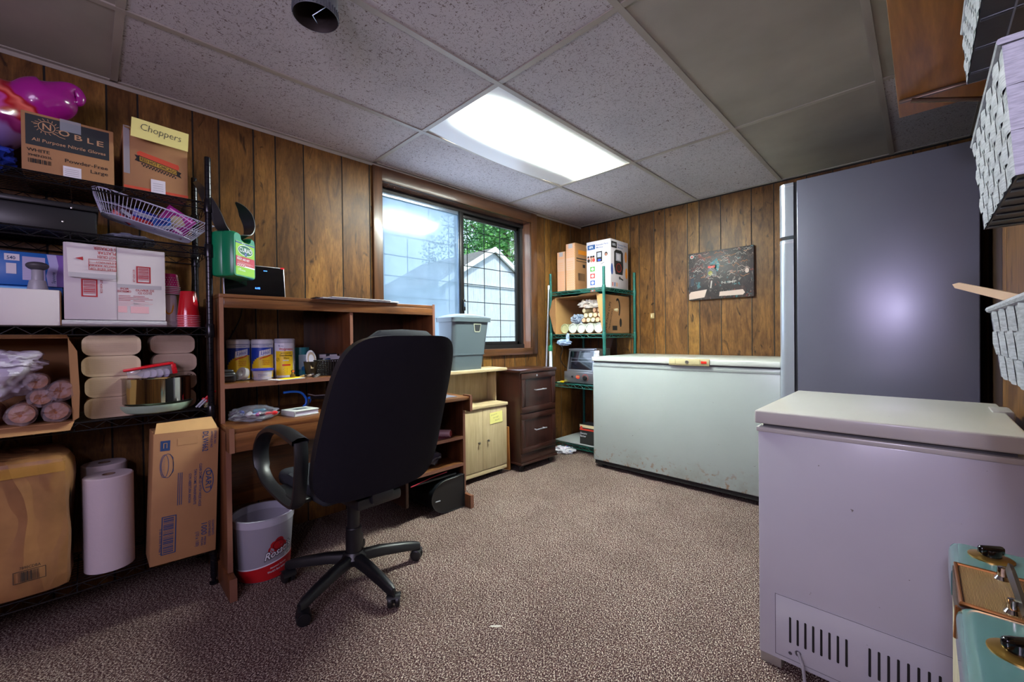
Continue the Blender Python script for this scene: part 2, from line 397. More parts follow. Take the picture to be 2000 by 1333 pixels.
p = MB(); p.box(-.1005, -.0985, HY0+.045, .765, HZ0+.06, HZ1-.06, hazy()); p.build('pane', s1)
p = MB(); p.box(-.1315, -.1295, .785, HY1-.05, HZ0+.06, HZ1-.06, clear()); p.build('pane', s2)
L = MB(); m_lead = M('lead_came', '#1a1d20', .5, .3)
for k in range(8):
    y = .145 + .187*k
    if y < HY1-.03: L.box(-.142, -.139, y-.003, y+.003, HZ0+.03, HZ1-.03, m_lead)
for k in range(8):
    z = 1.06 + .147*k
    if z < HZ1-.03: L.box(-.142, -.139, HY0+.03, HY1-.03, z-.003, z+.003, m_lead)
L.build('leading_grid', w1)
# ------------------------------------------------------------------ outside
def leafy(name, cols):
    t = NT(name); t.set('Base Color', t.ramp(t.noise(t.coord(), 4, 3), [(.3, cols[0]), (.5, cols[1]), (.7, cols[2])])); t.set('Roughness', .6); return t.m
m_leaf = leafy('leaves', ('#1d4a1c', '#3f7f35', '#78ad55')); m_leaf2 = leafy('leaves_dark', ('#173a1a', '#2e6330', '#528a48')); m_bark = M('bark', '#4a3a2c', .9, bs=.6, bscale=20)
b = MB(); b.box(-16, -.2, -8, 16, .62, .7, M('lawn', '#4d6a3a', .95, var=.4, vs=3)); struct(b, 'ground', origin=(-8, 4, .7))
def tree(x, y, h, r, n, seed, label, mat, z0=.7):
    rg = random.Random(seed); t = thing('garden_tree', (x, y, z0), label, 'tree', None)
    k = MB(); k.tube([(x, y, z0), (x+.05, y-.05, z0+h*.35), (x, y+.1, z0+h*.7)], [.14, .1, .05], m_bark, 8)
    for q in range(6): a = q*1.1; k.tube([(x, y, z0+h*(.25+.07*q)), (x+r*.6*cos(a), y+r*.6*sin(a), z0+h*(.5+.07*q))], [.05, .015], m_bark, 6)
    k.build('trunk', t)
    f = MB(); cs = [(rg.gauss(0, .45)*r, rg.gauss(0, .45)*r, rg.uniform(.3, 1)*h, rg.uniform(.3, .55)*r) for _ in range(16)]; vs = []; fs = []
    for i in range(n):
        c = rg.choice(cs); d = V((rg.gauss(0, 1), rg.gauss(0, 1), rg.gauss(0, 1))).normalized()*c[3]*rg.uniform(.7, 1)
        p = V((x+c[0], y+c[1], z0+c[2])) + d; s = rg.uniform(.03, .075); u = V((rg.gauss(0, 1), rg.gauss(0, 1), rg.gauss(0, .6))).normalized(); w = u.orthogonal().normalized()
        o = len(vs); vs += [p-u*s, p+w*s*.5, p+u*s, p-w*s*.5]; fs.append((o, o+1, o+2, o+3))
    f.add(vs, fs, mat); f.build('foliage', t, smooth=False)
tree(-5.4, 6.5, 4.2, 1.6, 9000, 1, 'bright green leafy tree rising behind the shed roof, seen through the right pane', m_leaf)
tree(-7.4, 3.4, 1.6, 1.3, 4500, 2, 'low bushy garden tree left of the shed, seen dimly through the hazy pane', m_leaf2)
tree(-9.8, 10.0, 5.0, 2.0, 7000, 3, 'farther tall tree at the right end of the garden, above the shed', m_leaf2)
m_sid = wood('shed_siding', '#b9bcc4', '#d4d6dc', 'Z', 14, .8, dark=lin('#8f8f98')); m_trimw = M('shed_trim', '#e4e0dc', .6); m_shingle = M('shingle', '#77716d', .9, var=.4, vs=20, bs=.4)
sh = thing('garden_shed', (-4.1, 3.83, .7), 'pale weathered garden shed with white gable trim outside the window', 'shed')
b = MB(); b.prism([(2.78, .7), (4.88, .7), (4.88, 2.0), (3.83, 2.62), (2.78, 2.0)], 'x', -5.2, -3.0, m_sid); b.build('wall', sh)
b = MB()
for s in (-1, 1): b.prism([(3.83, 2.62), (3.83, 2.68), (3.83+s*1.22, 1.955), (3.83+s*1.22, 1.895)], 'x', -5.3, -2.95, m_shingle)
b.build('roof', sh)
b = MB()
for s in (-1, 1): b.prism([(3.83, 2.6), (3.83, 2.69), (3.83+s*1.23, 1.955), (3.83+s*1.23, 1.87)], 'x', -2.95, -2.91, m_trimw)
b.box(-2.995, -2.97, 2.78, 4.88, 1.96, 2.0, m_sid); b.build('gable_trim', sh)
# ------------------------------------------------------------------ ceiling light
def diffuser():
    t = NT('light_diffuser'); tc = t.node('ShaderNodeTexCoord').outputs['Object']; sx = t.node('ShaderNodeSeparateXYZ', {0: tc})
    # no tubes inside: their glow is painted into the stained acrylic's emission, brightest mid-width
    g = t.node('ShaderNodeMapRange', {'Value': t.node('ShaderNodeMath', {0: t.node('ShaderNodeMath', {0: sx.outputs[0], 1: .045}, operation='SUBTRACT').outputs[0]}, operation='ABSOLUTE').outputs[0], 'From Min': .03, 'From Max': .28, 'To Min': 1, 'To Max': .006}, interpolation_type='SMOOTHSTEP').outputs[0]
    e = t.node('ShaderNodeMapRange', {'Value': sx.outputs[1], 'From Min': -.62, 'From Max': -.25, 'To Min': .01, 'To Max': 1}, interpolation_type='SMOOTHSTEP').outputs[0]
    st = t.ramp(t.noise(t.coord((1.2, .6, 1)), 5, 3), [(.36, '#8f7a66'), (.46, '#f4fff6')])
    t.set('Base Color', lin('#d8d6d0')); t.set('Roughness', .3)
    t.set('Emission Color', t.mix(t.ramp(g, [(0, .6), (.5, 0.0)]), lin('#f3fdf3'), st, 'MULTIPLY'))
    t.set('Emission Strength', t.node('ShaderNodeMath', {0: t.node('ShaderNodeMath', {0: t.node('ShaderNodeMath', {0: g, 1: 3.6}, operation='POWER').outputs[0], 1: e}, operation='MULTIPLY').outputs[0], 1: LIGHT}, operation='MULTIPLY').outputs[0]); return t.m
LIGHT = 130
cl = thing('ceiling_light', (.878, .61, H), 'stained fluorescent troffer panel with a sagging diffuser, glowing white in the ceiling', 'ceiling light')
b = MB(); b.box(LX0-.012, LX1+.012, LY0-.012, LY1+.012, H+.09, H+.1, m_white)
b.box(LX0-.012, LX0, LY0, LY1, H, H+.09, m_white); b.box(LX1, LX1+.012, LY0, LY1, H, H+.09, m_white); b.box(LX0, LX1, LY0-.012, LY0, H, H+.09, m_white); b.box(LX0, LX1, LY1, LY1+.012, H, H+.09, m_white); b.build('housing', cl)
b = MB(); b.grid(lambda u, v: (LX0 + (LX1-LX0)*u, LY0 + (LY1-LY0)*v, H+.004 - .022*(1-u)**2*sin(pi*v)**1.2 - .006*sin(pi*u)*sin(2*pi*v)), 16, 24, diffuser()); b.build('diffuser', cl)
# ------------------------------------------------------------------ duct
m_galv = M('galvanised_steel', '#9aa0a8', .35, .9, var=.25, vs=30); m_ductin = M('duct_inside', '#3a3230', .6, .6)
b = MB(); b.lathe([(.066, 2.075), (.067, 2.085), (.064, 2.1), (.066, 2.11), (.066, H)], (1.17, -.79, 0), m_galv, 40, caps=False); b.lathe([(.0655, 2.076), (.062, 2.09), (.062, 2.19)], (1.17, -.79, 0), m_ductin, 40, caps=False)
for k in range(40):
    a = 2*pi*k/40; b.tube([(1.17+.0675*cos(a), -.79+.0675*sin(a), 2.078), (1.17+.067*cos(a), -.79+.067*sin(a), 2.1)], .0018, m_galv, 5)
b.tube([(1.13, -.77, 2.09), (1.17, -.80, 2.078), (1.215, -.77, 2.1)], .0012, m_galv, 5)
b.v = [v for v in b.v]
solo(b, 'duct_pipe', 'short round galvanised duct pipe sticking down out of the ceiling', 'duct', origin=(1.17, -.79, H))
# ------------------------------------------------------------------ lights and world
def area(name, loc, target, size, power, col, sy=None, spread=None):
    l = bpy.data.lights.new(name, 'AREA'); l.energy = power; l.color = lin(col)[:3]; l.size = size
    if sy: l.shape = 'RECTANGLE'; l.size_y = sy
    if spread: l.spread = radians(spread)
    o = bpy.data.objects.new(name, l); C.objects.link(o); o.location = loc; o.rotation_euler = (V(target)-V(loc)).to_track_quat('-Z', 'Y').to_euler(); return o
area('window_daylight', (.03, .8, 1.5), (1.5, .8, 1.499), 1.3, 12, '#cfe0ff', .95)
area('flash', (2.57, -1.9, 1.51), (2.15, 1.0, 1.25), .12, 9.5, '#e4ddff')
area('fill_behind_camera', (2.2, -2.6, 1.6), (.5, -.9, .8), 1.1, 23, '#dfd0f4', .8)  # soft fill added behind the camera; no fixture stands there
w = bpy.data.worlds.new('sky'); SC.world = w; w.use_nodes = True; bg = w.node_tree.nodes['Background']
bg.inputs[0].default_value = lin('#d5e8ff'); bg.inputs[1].default_value = 2.3
sl = bpy.data.lights.new('sun', 'SUN'); sl.energy = 4.0; sl.angle = .1; sl.color = (1, .97, .92); so = bpy.data.objects.new('sun', sl); C.objects.link(so); so.rotation_euler = V((-.62, .35, -.7)).to_track_quat('-Z', 'Y').to_euler()
SC.view_settings.view_transform = 'Standard'; SC.view_settings.exposure = .3
ORD = ['first', 'second', 'third', 'fourth', 'fifth', 'sixth', 'seventh', 'eighth']
# ------------------------------------------------------------------ wire racks
m_blk = M('black_epoxy_wire', '#1c1c22', .22, .6, spec=.8); m_grn = M('green_epoxy_wire', '#1f6157', .4, .2, spec=.5)
X, Y, Z = V((1, 0, 0)), V((0, 1, 0)), V((0, 0, 1))
def wire_shelf(parent, x0, x1, y0, y1, z, mat, step=.024, long='y', collar=True):
    b = MB(); r = .0028; zl = z-.03
    loop = [(x0, y0), (x1, y0), (x1, y1), (x0, y1)]
    for zz in (z, zl): b.tube([(a, c, zz) for a, c in loop], r, mat, 6, closed=True)
    for (a, c), (d, e) in zip(loop, loop[1:]+loop[:1]):
        n = max(3, int(math.hypot(d-a, e-c)/.036)); pts = []
        for k in range(n+1): t = k/n; pts.append((a+(d-a)*t, c+(e-c)*t, z-.002 if k % 2 else zl+.002))
        b.tube(pts, .0018, mat, 5)
    if long == 'y':
        n = int((x1-x0)/step)
        for k in range(1, n): b.tube([(x0+(x1-x0)*k/n, y0, z+.001), (x0+(x1-x0)*k/n, y1, z+.001)], .0016, mat, 5)
        n = int((y1-y0)/.2)
        for k in range(1, n): yy = y0+(y1-y0)*k/n; b.tube([(x0, yy, zl), (x0+.02, yy, z-.004), (x1-.02, yy, z-.004), (x1, yy, zl)], .0024, mat, 5)
    else:
        n = int((y1-y0)/step)
        for k in range(1, n): b.tube([(x0, y0+(y1-y0)*k/n, z+.001), (x1, y0+(y1-y0)*k/n, z+.001)], .0016, mat, 5)
        for k in (1, 2): xx = x0+(x1-x0)*k/3; b.tube([(xx, y0, z-.003), (xx, y1, z-.003)], .0024, mat, 5)
    if collar:
        for a, c in loop: b.lathe([(.0165, zl-.012), (.0175, zl-.008), (.0165, z+.012), (.0145, z+.016)], (a, c, 0), mat, 16)
    return b.build('wire_shelf', parent)
def post(parent, x, y, z0, z1, mat):
    b = MB(); pr = [(.0127, z0+.03)]; z = z0+.05
    while z < z1-.02: pr += [(.0127, z-.001), (.0116, z), (.0127, z+.001)]; z += .0254
    pr += [(.0127, z1-.006), (.012, z1), (0, z1+.001)]
    b.lathe([(.006, z0), (.017, z0+.001), (.017, z0+.008), (.008, z0+.012), (.008, z0+.03)], (x, y, 0), mat, 14); b.lathe(pr, (x, y, 0), mat, 16); return b.build('post', parent)
RX0, RX1, RY0, RY1 = .03, .353, -2.17, -.943
rack = thing('wire_rack', (.19, -1.55, 0), 'tall black wire shelving rack with five loaded shelves at the left', 'shelving')
for x in (RX0, RX1):
    for y in (RY0, RY1): post(rack, x, y, 0, 1.84, m_blk)
for z in (1.645, 1.452, 1.108, .757, .172): wire_shelf(rack, RX0, RX1, RY0, RY1, z, m_blk)
# ------------------------------------------------------------------ materials for goods
m_card = card('cardboard', '#a5784f'); m_card2 = card('cardboard_dark', '#94683f'); m_cardin = card('cardboard_inside', '#b98f5c'); m_ink = M('black_ink', '#1d1a19', .8); m_inkpan = M('charcoal_ink', '#23272a', .75)
m_cwhite = M('white_carton', '#c9c0c4', .7, var=.06, vs=4); m_redink = M('red_ink', '#a21c26', .7); m_pinkink = M('faded_red_ink', '#d7a8ad', .75); m_blueink = M('blue_ink', '#1d3a68', .7)
m_tape = M('clear_tape', '#aab0bb', .15, alpha=.55, spec=.8); m_tapesil = M('silver_tape', '#b9b6bd', .25, .2, spec=.8); m_label = M('white_label', '#d6d2da', .6); m_noteY = M('yellow_paper', '#e8e08a', .7); m_pen = M('pen_ink', '#3b3a3a', .7)
m_film = plastic_film('plastic_film', '#c9c4d2', .5); m_bagw = M('white_bag_plastic', '#b9b3c4', .35, bs=.5, bscale=18, spec=.6, alpha=.93); m_graybag = M('grey_bag_plastic', '#8a8ea0', .4, bs=.5, bscale=14, alpha=.85)
UY, UZ = V((0, 1, 0)), V((0, 0, 1))
# glove carton
b = MB(); y0, y1, z0, z1 = -1.466, -1.234, 1.651, 1.858; b.box(.07, .33, y0, y1, z0, z1, m_card, .003)
f = Face(b, (.33, y0, z0), UY, UZ); m_tan = M('kraft_ink', '#b48a66', .75)
f.rect(.010, .092, .219, .198, m_inkpan)
f.text('N', .050, .154, .022, m_tan); f.text('O', .088, .147, .020, m_tan, w=.028); f.text('B', .128, .142, .019, m_tan, w=.020); f.text('L', .161, .141, .019, m_tan, w=.016); f.text('E', .186, .139, .019, m_tan, w=.018)
f.ring(.060, .165, .021, .019, .0022, m_tan, 2)
for k in range(16):
    a = 2*pi*k/16 + .2
    if 5 < k*1.0 < 20 or k < 6: f.line([(.060+.023*cos(a), .165+.021*sin(a)), (.060+.031*cos(a+.12), .165+.028*sin(a+.12))], .0016, m_tan, 2)
f.line([(.024, .172), (.040, .170)], .0015, m_tan, 2); f.line([(.075, .150), (.09, .140), (.105, .137)], .0018, m_tan, 2)
f.text('All Purpose Nitrile Gloves', .024, .108, .011, m_tan, w=.185, shear=.05)
f.text('WHITE', .012, .070, .0105, m_ink, w=.054); f.text('394EN303L', .014, .053, .008, m_ink, w=.058); f.text('Powder-Free', .103, .054, .0125, m_ink, w=.112); f.text('Large', .168, .032, .0125, m_ink, w=.047)
f.bars(.015, .030, .07, .045, m_ink, 20); f.rect(.098, .0, .144, .040, m_label, 3); f.rect(.092, .165, .145, .207, m_tape, 4)
for i in range(4): f.line([(.102, .008+.007*i), (.138, .009+.007*i)], .0008, m_pen, 4)
solo(b, 'glove_carton', 'brown carton printed NOBLE nitrile gloves on the top shelf', 'box')
# hot dog carton with note
b = MB(); y0, y1, z0, z1 = -1.207, -1.008, 1.651, 1.895; b.box(.06, .33, y0, y1, z0, z1, m_card, .003)
f = Face(b, (.33, y0, z0), UY, UZ); m_hot = M('hot_dog_red', '#c2452a', .7); m_gold = M('banner_gold', '#b08a2e', .7)
f.poly([(.038, .150), (.042, .139), (.06, .133), (.15, .108), (.165, .110), (.171, .120), (.168, .134), (.15, .137), (.07, .153), (.048, .158)], m_hot)
f.poly([(.044, .140), (.165, .112), (.165, .088), (.044, .116)], m_ink, 2); f.poly([(.047, .136), (.162, .110), (.162, .092), (.047, .119)], m_gold, 3)
f.poly([(.032, .140), (.046, .138), (.046, .114), (.032, .118), (.038, .128)], m_ink); f.poly([(.162, .110), (.178, .104), (.172, .094), (.178, .082), (.162, .088)], m_ink)
f.text('RED HOT CHICAGO', .050, .121, .0125, m_ink, w=.111, arc=-.235, L=4)
for r in range(2):
    for k in range(12): u = .052+k*.009+(r % 2)*.0045; f.rect(u, .106-.23*(u-.05)-r*.006, u+.0045, .112-.23*(u-.05)-r*.006, m_ink)
f.rect(.0, .004, .199, .014, m_hot); f.rect(.08, -.0, .125, .055, m_label, 3); f.rect(-.0, .06, .018, .245, m_tape, 3)
for i in range(4): f.line([(.086, .012+.009*i), (.118, .013+.009*i)], .0008, m_pen, 4)
b.quad((.33, y0, z1), (.33, y1, z1), (.365, y1-.005, z1-.028), (.365, y0+.005, z1-.02), m_cardin)
solo(b, 'food_carton', 'brown carton with a red hot dog emblem on the top shelf beside the glove carton', 'box')
b = MB(); b.M = Matrix.Translation((.372, -1.188, 1.846)) @ Matrix.Rotation(radians(-3), 4, 'X'); b.box(0, .0012, 0, .176, 0, .074, m_noteY)
f = Face(b, (.0012, 0, 0), UY, UZ); f.text('Choppers', .026, .034, .026, m_pen, w=.125, bold=-.012, arc=-.03, shear=.1)
solo(b, 'paper_note', 'yellow paper sign reading Choppers stuck on the hot dog carton', 'note')
# rainbow inflatable
def catmull(P, n=8):
    P = [V(p) for p in P]; out = []
    for i in range(len(P)-1):
        a, b_, c, d = P[max(0, i-1)], P[i], P[i+1], P[min(len(P)-1, i+2)]
        for k in range(n):
            t = k/n; out.append(.5*((2*b_) + (c-a)*t + (2*a-5*b_+4*c-d)*t*t + (3*b_-a-3*c+d)*t**3))
    return out + [P[-1]]
def swirl():
    t = NT('rainbow_vinyl'); tc = t.node('ShaderNodeTexCoord').outputs['Object']
    v = t.node('ShaderNodeMapping', {'Vector': tc, 'Rotation': (radians(38), 0, 0), 'Scale': (1, 1, 1)}).outputs[0]
    w_ = t.noise(tc, 4.5, 2, .5, 1.0); sx = t.node('ShaderNodeSeparateXYZ', {0: v})
    h = t.node('ShaderNodeMath', {0: t.node('ShaderNodeMath', {0: sx.outputs[2], 1: 1.7}, operation='MULTIPLY').outputs[0], 1: t.node('ShaderNodeMath', {0: w_, 1: .45}, operation='MULTIPLY').outputs[0]}, operation='ADD').outputs[0]
    t.set('Base Color', t.ramp(h, [(.22, '#2c7a2f'), (.28, '#1166c0'), (.36, '#49a8dc'), (.41, '#5b1680'), (.44, '#9a86d8'), (.52, '#a890dc'), (.55, '#9a1f8a'), (.60, '#c44aa8'), (.63, '#b01020'), (.67, '#e06a60'), (.71, '#a01828'), (.75, '#a01a88')], 'EASE'))
    t.set('Roughness', .22); t.set('Coat Weight', .5); return t.m
b = MB(); P = [(.16, -1.93, 1.81, .01), (.16, -1.90, 1.815, .08), (.16, -1.85, 1.82, .13), (.16, -1.72, 1.84, .165), (.16, -1.6, 1.87, .15), (.16, -1.52, 1.905, .12), (.17, -1.46, 1.935, .082), (.18, -1.42, 1.965, .08), (.19, -1.385, 1.985, .068), (.20, -1.355, 2.02, .034), (.20, -1.335, 2.025, .022), (.20, -1.322, 2.005, .0165), (.20, -1.33, 1.985, .0145), (.20, -1.345, 1.985, .008)]
pts = catmull([(a, c, d) for a, c, d, e in P], 7); rr = [v.x for v in catmull([(e, 0, 0) for a, c, d, e in P], 7)]
b.tube(pts, rr, swirl(), 28)
solo(b, 'inflatable_toy', 'glossy rainbow swirled inflatable with a curled magenta tip, on top of the left rack', 'inflatable')
b = MB(); b.blob((.24, -1.56, 1.70), (.07, .075, .05), M('blue_cloth', '#1537a5', .8, bs=.4, bscale=20), .35, 3, 2, 4, -.05)
solo(b, 'crumpled_cloth', 'bright blue crumpled cloth left of the glove carton', 'cloth')
# second shelf
m_bbox = M('black_plastic_box', '#15151b', .35, spec=.6)
b = MB(); b.box(.04, .30, -1.68, -1.283, 1.456, 1.545, m_bbox, .008); b.box(.035, .305, -1.685, -1.278, 1.545, 1.566, m_bbox, .006)
f = Face(b, (.30, -1.68, 1.456), UY, UZ); m_riv = M('rivet', '#e8e8f0', .2, 1)
for u, v in ((.331, .092), (.308, .037)): b.lathe([(.004, 0), (.003, .002), (0, .0025)], (.3055, -1.68+u, 1.456+v), m_riv, 12, M=Matrix.Rotation(pi/2, 4, 'Y'))
solo(b, 'storage_box', 'low black plastic box with two bright rivets on the second shelf', 'box')
m_wirew = M('white_coated_wire', '#b3b2cc', .35, spec=.6)
b = MB(); b.M = Matrix.Translation((.215, -1.128, 1.528)) @ Matrix.Rotation(radians(-13.5), 4, 'X') @ Matrix.Rotation(radians(4), 4, 'Y')
def rr_pts(a, c, r, n=6):
    out = []
    for sx, sy, t0 in ((1, 1, 0), (-1, 1, pi/2), (-1, -1, pi), (1, -1, 1.5*pi)):
        for k in range(n+1): t = t0 + pi/2*k/n; out.append((sx*(a-r) + r*cos(t), sy*(c-r) + r*sin(t)))
    return out
def basket_pt(s, lv):  # s in 0..1 round the loop, lv 1 rim 0 base
    a, c = .095 + .03*lv, .145 + .045*lv; key = round(lv, 3)
    if key not in LOOPS: LOOPS[key] = resample(rr_pts(a, c, .07, 8), 176)
    p = LOOPS[key][int(round(s*176)) % 176]; return V((p[0], p[1], .08*lv))
LOOPS = {}
for lv, r in ((1, .0028), (.45, .0016), (0, .0022)): b.tube([basket_pt(k/72, lv) for k in range(72)], r, m_wirew, 6, closed=True)
L_ = rr_pts(.125, .19, .07, 8)
for k in range(88): s = k/88; b.tube([basket_pt(s, 1), basket_pt(s, .5), basket_pt(s, 0), basket_pt(s, 0)*.86], .0012, m_wirew, 5)
for k in range(-10, 11): xx = k*.0092; yy = .145 - (max(0, abs(xx)-.03))*.9; b.tube([(xx, -yy, .001), (xx, yy, .001)], .0012, m_wirew, 5)
b.tube([(-.12, -.19, .08), (-.1, -.205, .088), (.0, -.21, .09), (.05, -.205, .085)], .0035, m_wirew, 6); b.tube([(.02, .19, .08), (.06, .203, .09), (.1, .19, .082)], .0035, m_wirew, 6)
bk = solo(b, 'wire_basket', 'white wire basket tipped on the second shelf holding small packets', 'basket')
def mrot(loc, rx=0, ry=0, rz=0): return Matrix.Translation(loc) @ Euler((radians(rx), radians(ry), radians(rz))).to_matrix().to_4x4()
m_pkb = M('packet_blue', '#1c2f9c', .3, spec=.7, var=.4, vs=30); m_pkr = M('packet_red', '#c33a3a', .3); m_pkw = M('packet_white', '#b9bccb', .4, var=.3, vs=40)
def packet(M_, w, h, mats, label, grp=None, t=.008):
    b = MB(); b.M = M_
    def fn(u, v, s): e = (u*(1-u)*v*(1-v)*16)**.4; return (s*t*e + .002*noise.noise(V((u*5, v*5, t*900))), (u-.5)*w, (v-.5)*h)
    b.grid(lambda u, v: fn(u, v, 1), 10, 10, mats[0]); b.grid(lambda u, v: fn(u, v, -1), 10, 10, mats[0])
    b.grid(lambda u, v: V(fn(u, v*.3+.08, 1)) + V((.0006, 0, 0)), 8, 4, mats[1]); b.grid(lambda u, v: V(fn(u*.6+.2, v*.25+.55, 1)) + V((.0006, 0, 0)), 8, 4, mats[2])
    return solo(b, 'snack_packet', label, 'packet', grp)
packet(mrot((.265, -1.145, 1.56), -14, 20, 0), .075, .055, (m_pkb, m_pkr, m_pkw), 'blue and red foil packet standing in the white wire basket')
packet(mrot((.27, -1.088, 1.545), 10, 30, 0), .06, .05, (M('packet_lightblue', '#2a5fb5', .3), m_pkw, m_pkb), 'blue and white foil packet right of the red one in the wire basket')
packet(mrot((.20, -1.20, 1.575), -35, 10, 0), .07, .05, (M('packet_dark', '#4a1f35', .4), m_pkr, m_pkw), 'dark maroon packet at the back of the wire basket')
b = MB(); b.M = mrot((.225, -1.04, 1.568), -33, 0, 0); b.box(-.03, .03, -.055, .055, -.045, .045, M('magenta_box', '#8d1a78', .35), .002); f = Face(b, (.03, -.055, -.045), UY, UZ)
f.poly([(.03, .02), (.07, .02), (.09, .05), (.06, .07), (.035, .06)], M('box_beige', '#a89a80', .5)); f.rect(.01, .074, .1, .08, M('box_pink', '#d68ad0', .4)); f.rect(.06, .008, .1, .018, m_label)
solo(b, 'gift_box', 'magenta carton leaning in the right end of the wire basket', 'box')
b = MB(); b.blob((.17, -1.19, 1.475), (.1, .09, .022), m_graybag, .3, 3, 5, 4, -.012); solo(b, 'plastic_bag', 'grey plastic bag squashed under the white wire basket', 'bag')
# third shelf
m_bbx = M('blue_carton', '#1565b8', .35, var=.12, vs=3, spec=.6); m_lil = M('lilac_print', '#a8a4cf', .4); m_pur = M('purple_print', '#6a3f9c', .4)
b = MB(); b.box(.06, .2, -1.68, -1.372, 1.262, 1.384, m_bbx, .002); f = Face(b, (.2, -1.68, 1.262), UY, UZ)
f.poly([(.265, 0), (.308, 0), (.308, .12), (.262, .12), (.268, .08), (.26, .04)], m_lil); f.poly([(.287, 0), (.308, 0), (.308, .12), (.286, .12), (.292, .08), (.286, .04)], m_pur, 2)
f.rect(.202, .020, .258, .106, M('spoon_window', '#a9a2c4', .25), 1)
for k in range(12): f.line([(.203, .026+k*.0065), (.257, .026+k*.0065)], .0015, m_lil, 2)
f.text('Spoons', .2825, .012, .0085, m_blueink, w=.042, rot=90, shear=.15); f.rect(.160, .088, .196, .112, m_label, 2); f.text('540', .166, .092, .012, m_blueink, w=.02, rot=0, L=3); f.rect(.164, .040, .188, .078, m_label, 2)
solo(b, 'spoon_carton', 'blue and lilac Spoons carton behind the plain white box', 'box')
b = MB(); b.box(.06, .205, -1.68, -1.378, 1.110, 1.2595, m_bbx, .002); b.box(.2055, .206, -1.68, -1.46, 1.23, 1.255, M('light_blue_print', '#5ab0e8', .4)); solo(b, 'blue_carton', 'second blue carton underneath the Spoons carton, hidden by the white box', 'box')
b = MB(); b.box(.22, .34, -1.66, -1.381, 1.111, 1.238, m_cwhite, .004); b.box(.222, .3405, -1.3808, -1.3795, 1.113, 1.236, m_card2); solo(b, 'white_box', 'plain white lidded carton at the left end of the third shelf', 'box')
m_gp = M('light_grey_plastic', '#9c9ba3', .4); m_gd = M('dark_grey_plastic', '#4a484c', .5)
t = thing('soap_dispenser', (.28, -1.437, 1.239), 'light grey plastic plunger with a mushroom top standing on the white box', 'dispenser')
b = MB(); b.lathe([(.026, 1.239), (.026, 1.245), (.021, 1.272), (.0205, 1.274), (.0155, 1.275), (.0150, 1.312), (.020, 1.322)], (.28, -1.437, 0), m_gp, 28); b.build('body', t)
b = MB(); b.lathe([(.015, 1.312), (.022, 1.316), (.027, 1.321), (.0292, 1.326), (.0285, 1.331), (.024, 1.336), (.015, 1.3395), (.0, 1.341)], (.28, -1.437, 0), m_gd, 28); b.build('cap', t)
b = MB(); y0, y1, z0, z1 = -1.372, -1.088, 1.135, 1.416; b.box(.06, .335, y0, y1, z0, z1, m_cwhite, .003); f = Face(b, (.335, y0, z0), UY, UZ)
b.add([(.336, y0+.008, z1), (.336, y0+.138, z1), (.343, y0+.138, z0+.148), (.346, y0+.012, z0+.155)], [(0, 1, 2, 3)], m_cwhite)
g = Face(b, (.3590, y0, z0), UY, (-.079, 0, 1)); g.rect(.013, .155, .138, .172, m_tapesil, 1); f.line([(.14, 0), (.14, .281)], .0015, M('carton_seam', '#857c80', .8), 1)
for tx, uu, vv, ww, hh in (('S ECRASER', .138, .278, .06, .011), ('PLASTAR', .138, .262, .05, .011), ('NOT CRUSH', .138, .246, .05, .011), ('THIS SIDE UP', .138, .198, .07, .007), ('HACIA ARRIBA', .138, .211, .075, .007), ('CE EN HAUT', .138, .223, .055, .007)): g.text(tx, uu, vv-.004, hh, m_redink, w=ww, rot=180, L=3)
g.frame(.064, .185, .139, .226, .0015, m_redink, 2); g.line([(.064, .2), (.139, .2)], .001, m_redink, 2); g.line([(.064, .213), (.139, .213)], .001, m_redink, 2); g.poly([(.030, .225), (.050, .232), (.050, .218)], m_redink, 2)
for u0, v0 in ((.044, .085), (.196, .148)):
    f.frame(u0, v0, u0+.043, v0+.066, .0045, m_redink, 1); f.bars(u0+.006, v0+.012, u0+.037, v0+.06, m_redink, 22, 1, False, 4)
f.text('SET 4/200 COR', .094, .15, .006, m_redink, w=.05, rot=-90); f.text('SET 4/200 COR', .192, .15, .006, m_redink, w=.05, rot=90)
f.rect(.141, .125, .272, .140, m_tapesil, 1)
f.text('POR', .150, .118, .008, m_redink, w=.024); f.text('EXTREMO', .142, .108, .008, m_redink, w=.038); f.text('OUVRIR DE', .193, .115, .008, m_redink, w=.056); f.text('CE CÔTÉ', .200, .104, .008, m_redink, w=.042)
for i in range(7):
    for u in (.144, .186): f.line([(u, .095-i*.006), (u+.034+.012*((i*7) % 3), .095-i*.006)], .0018, m_redink if i < 4 else m_pinkink, 1)
f.rect(.178, .028, .232, .055, m_pinkink, 1); f.rect(.142, .03, .168, .055, m_pinkink, 1)
solo(b, 'white_carton', 'large white shipping carton with upside-down red printing on the third shelf', 'box')
b = MB(); b.grid(lambda u, v: (.343 - .012*abs(2*v-1)**3 + .0015*noise.noise(V((u*22, v*6, 1))), -1.378+.292*u, 1.1105+.023*v), 40, 6, m_tapesil); b.box(.06, .33, -1.372, -1.09, 1.1105, 1.1335, m_graybag, .004)
solo(b, 'plastic_sheet', 'folded silvery plastic sheet lying under the white shipping carton', 'plastic sheet')
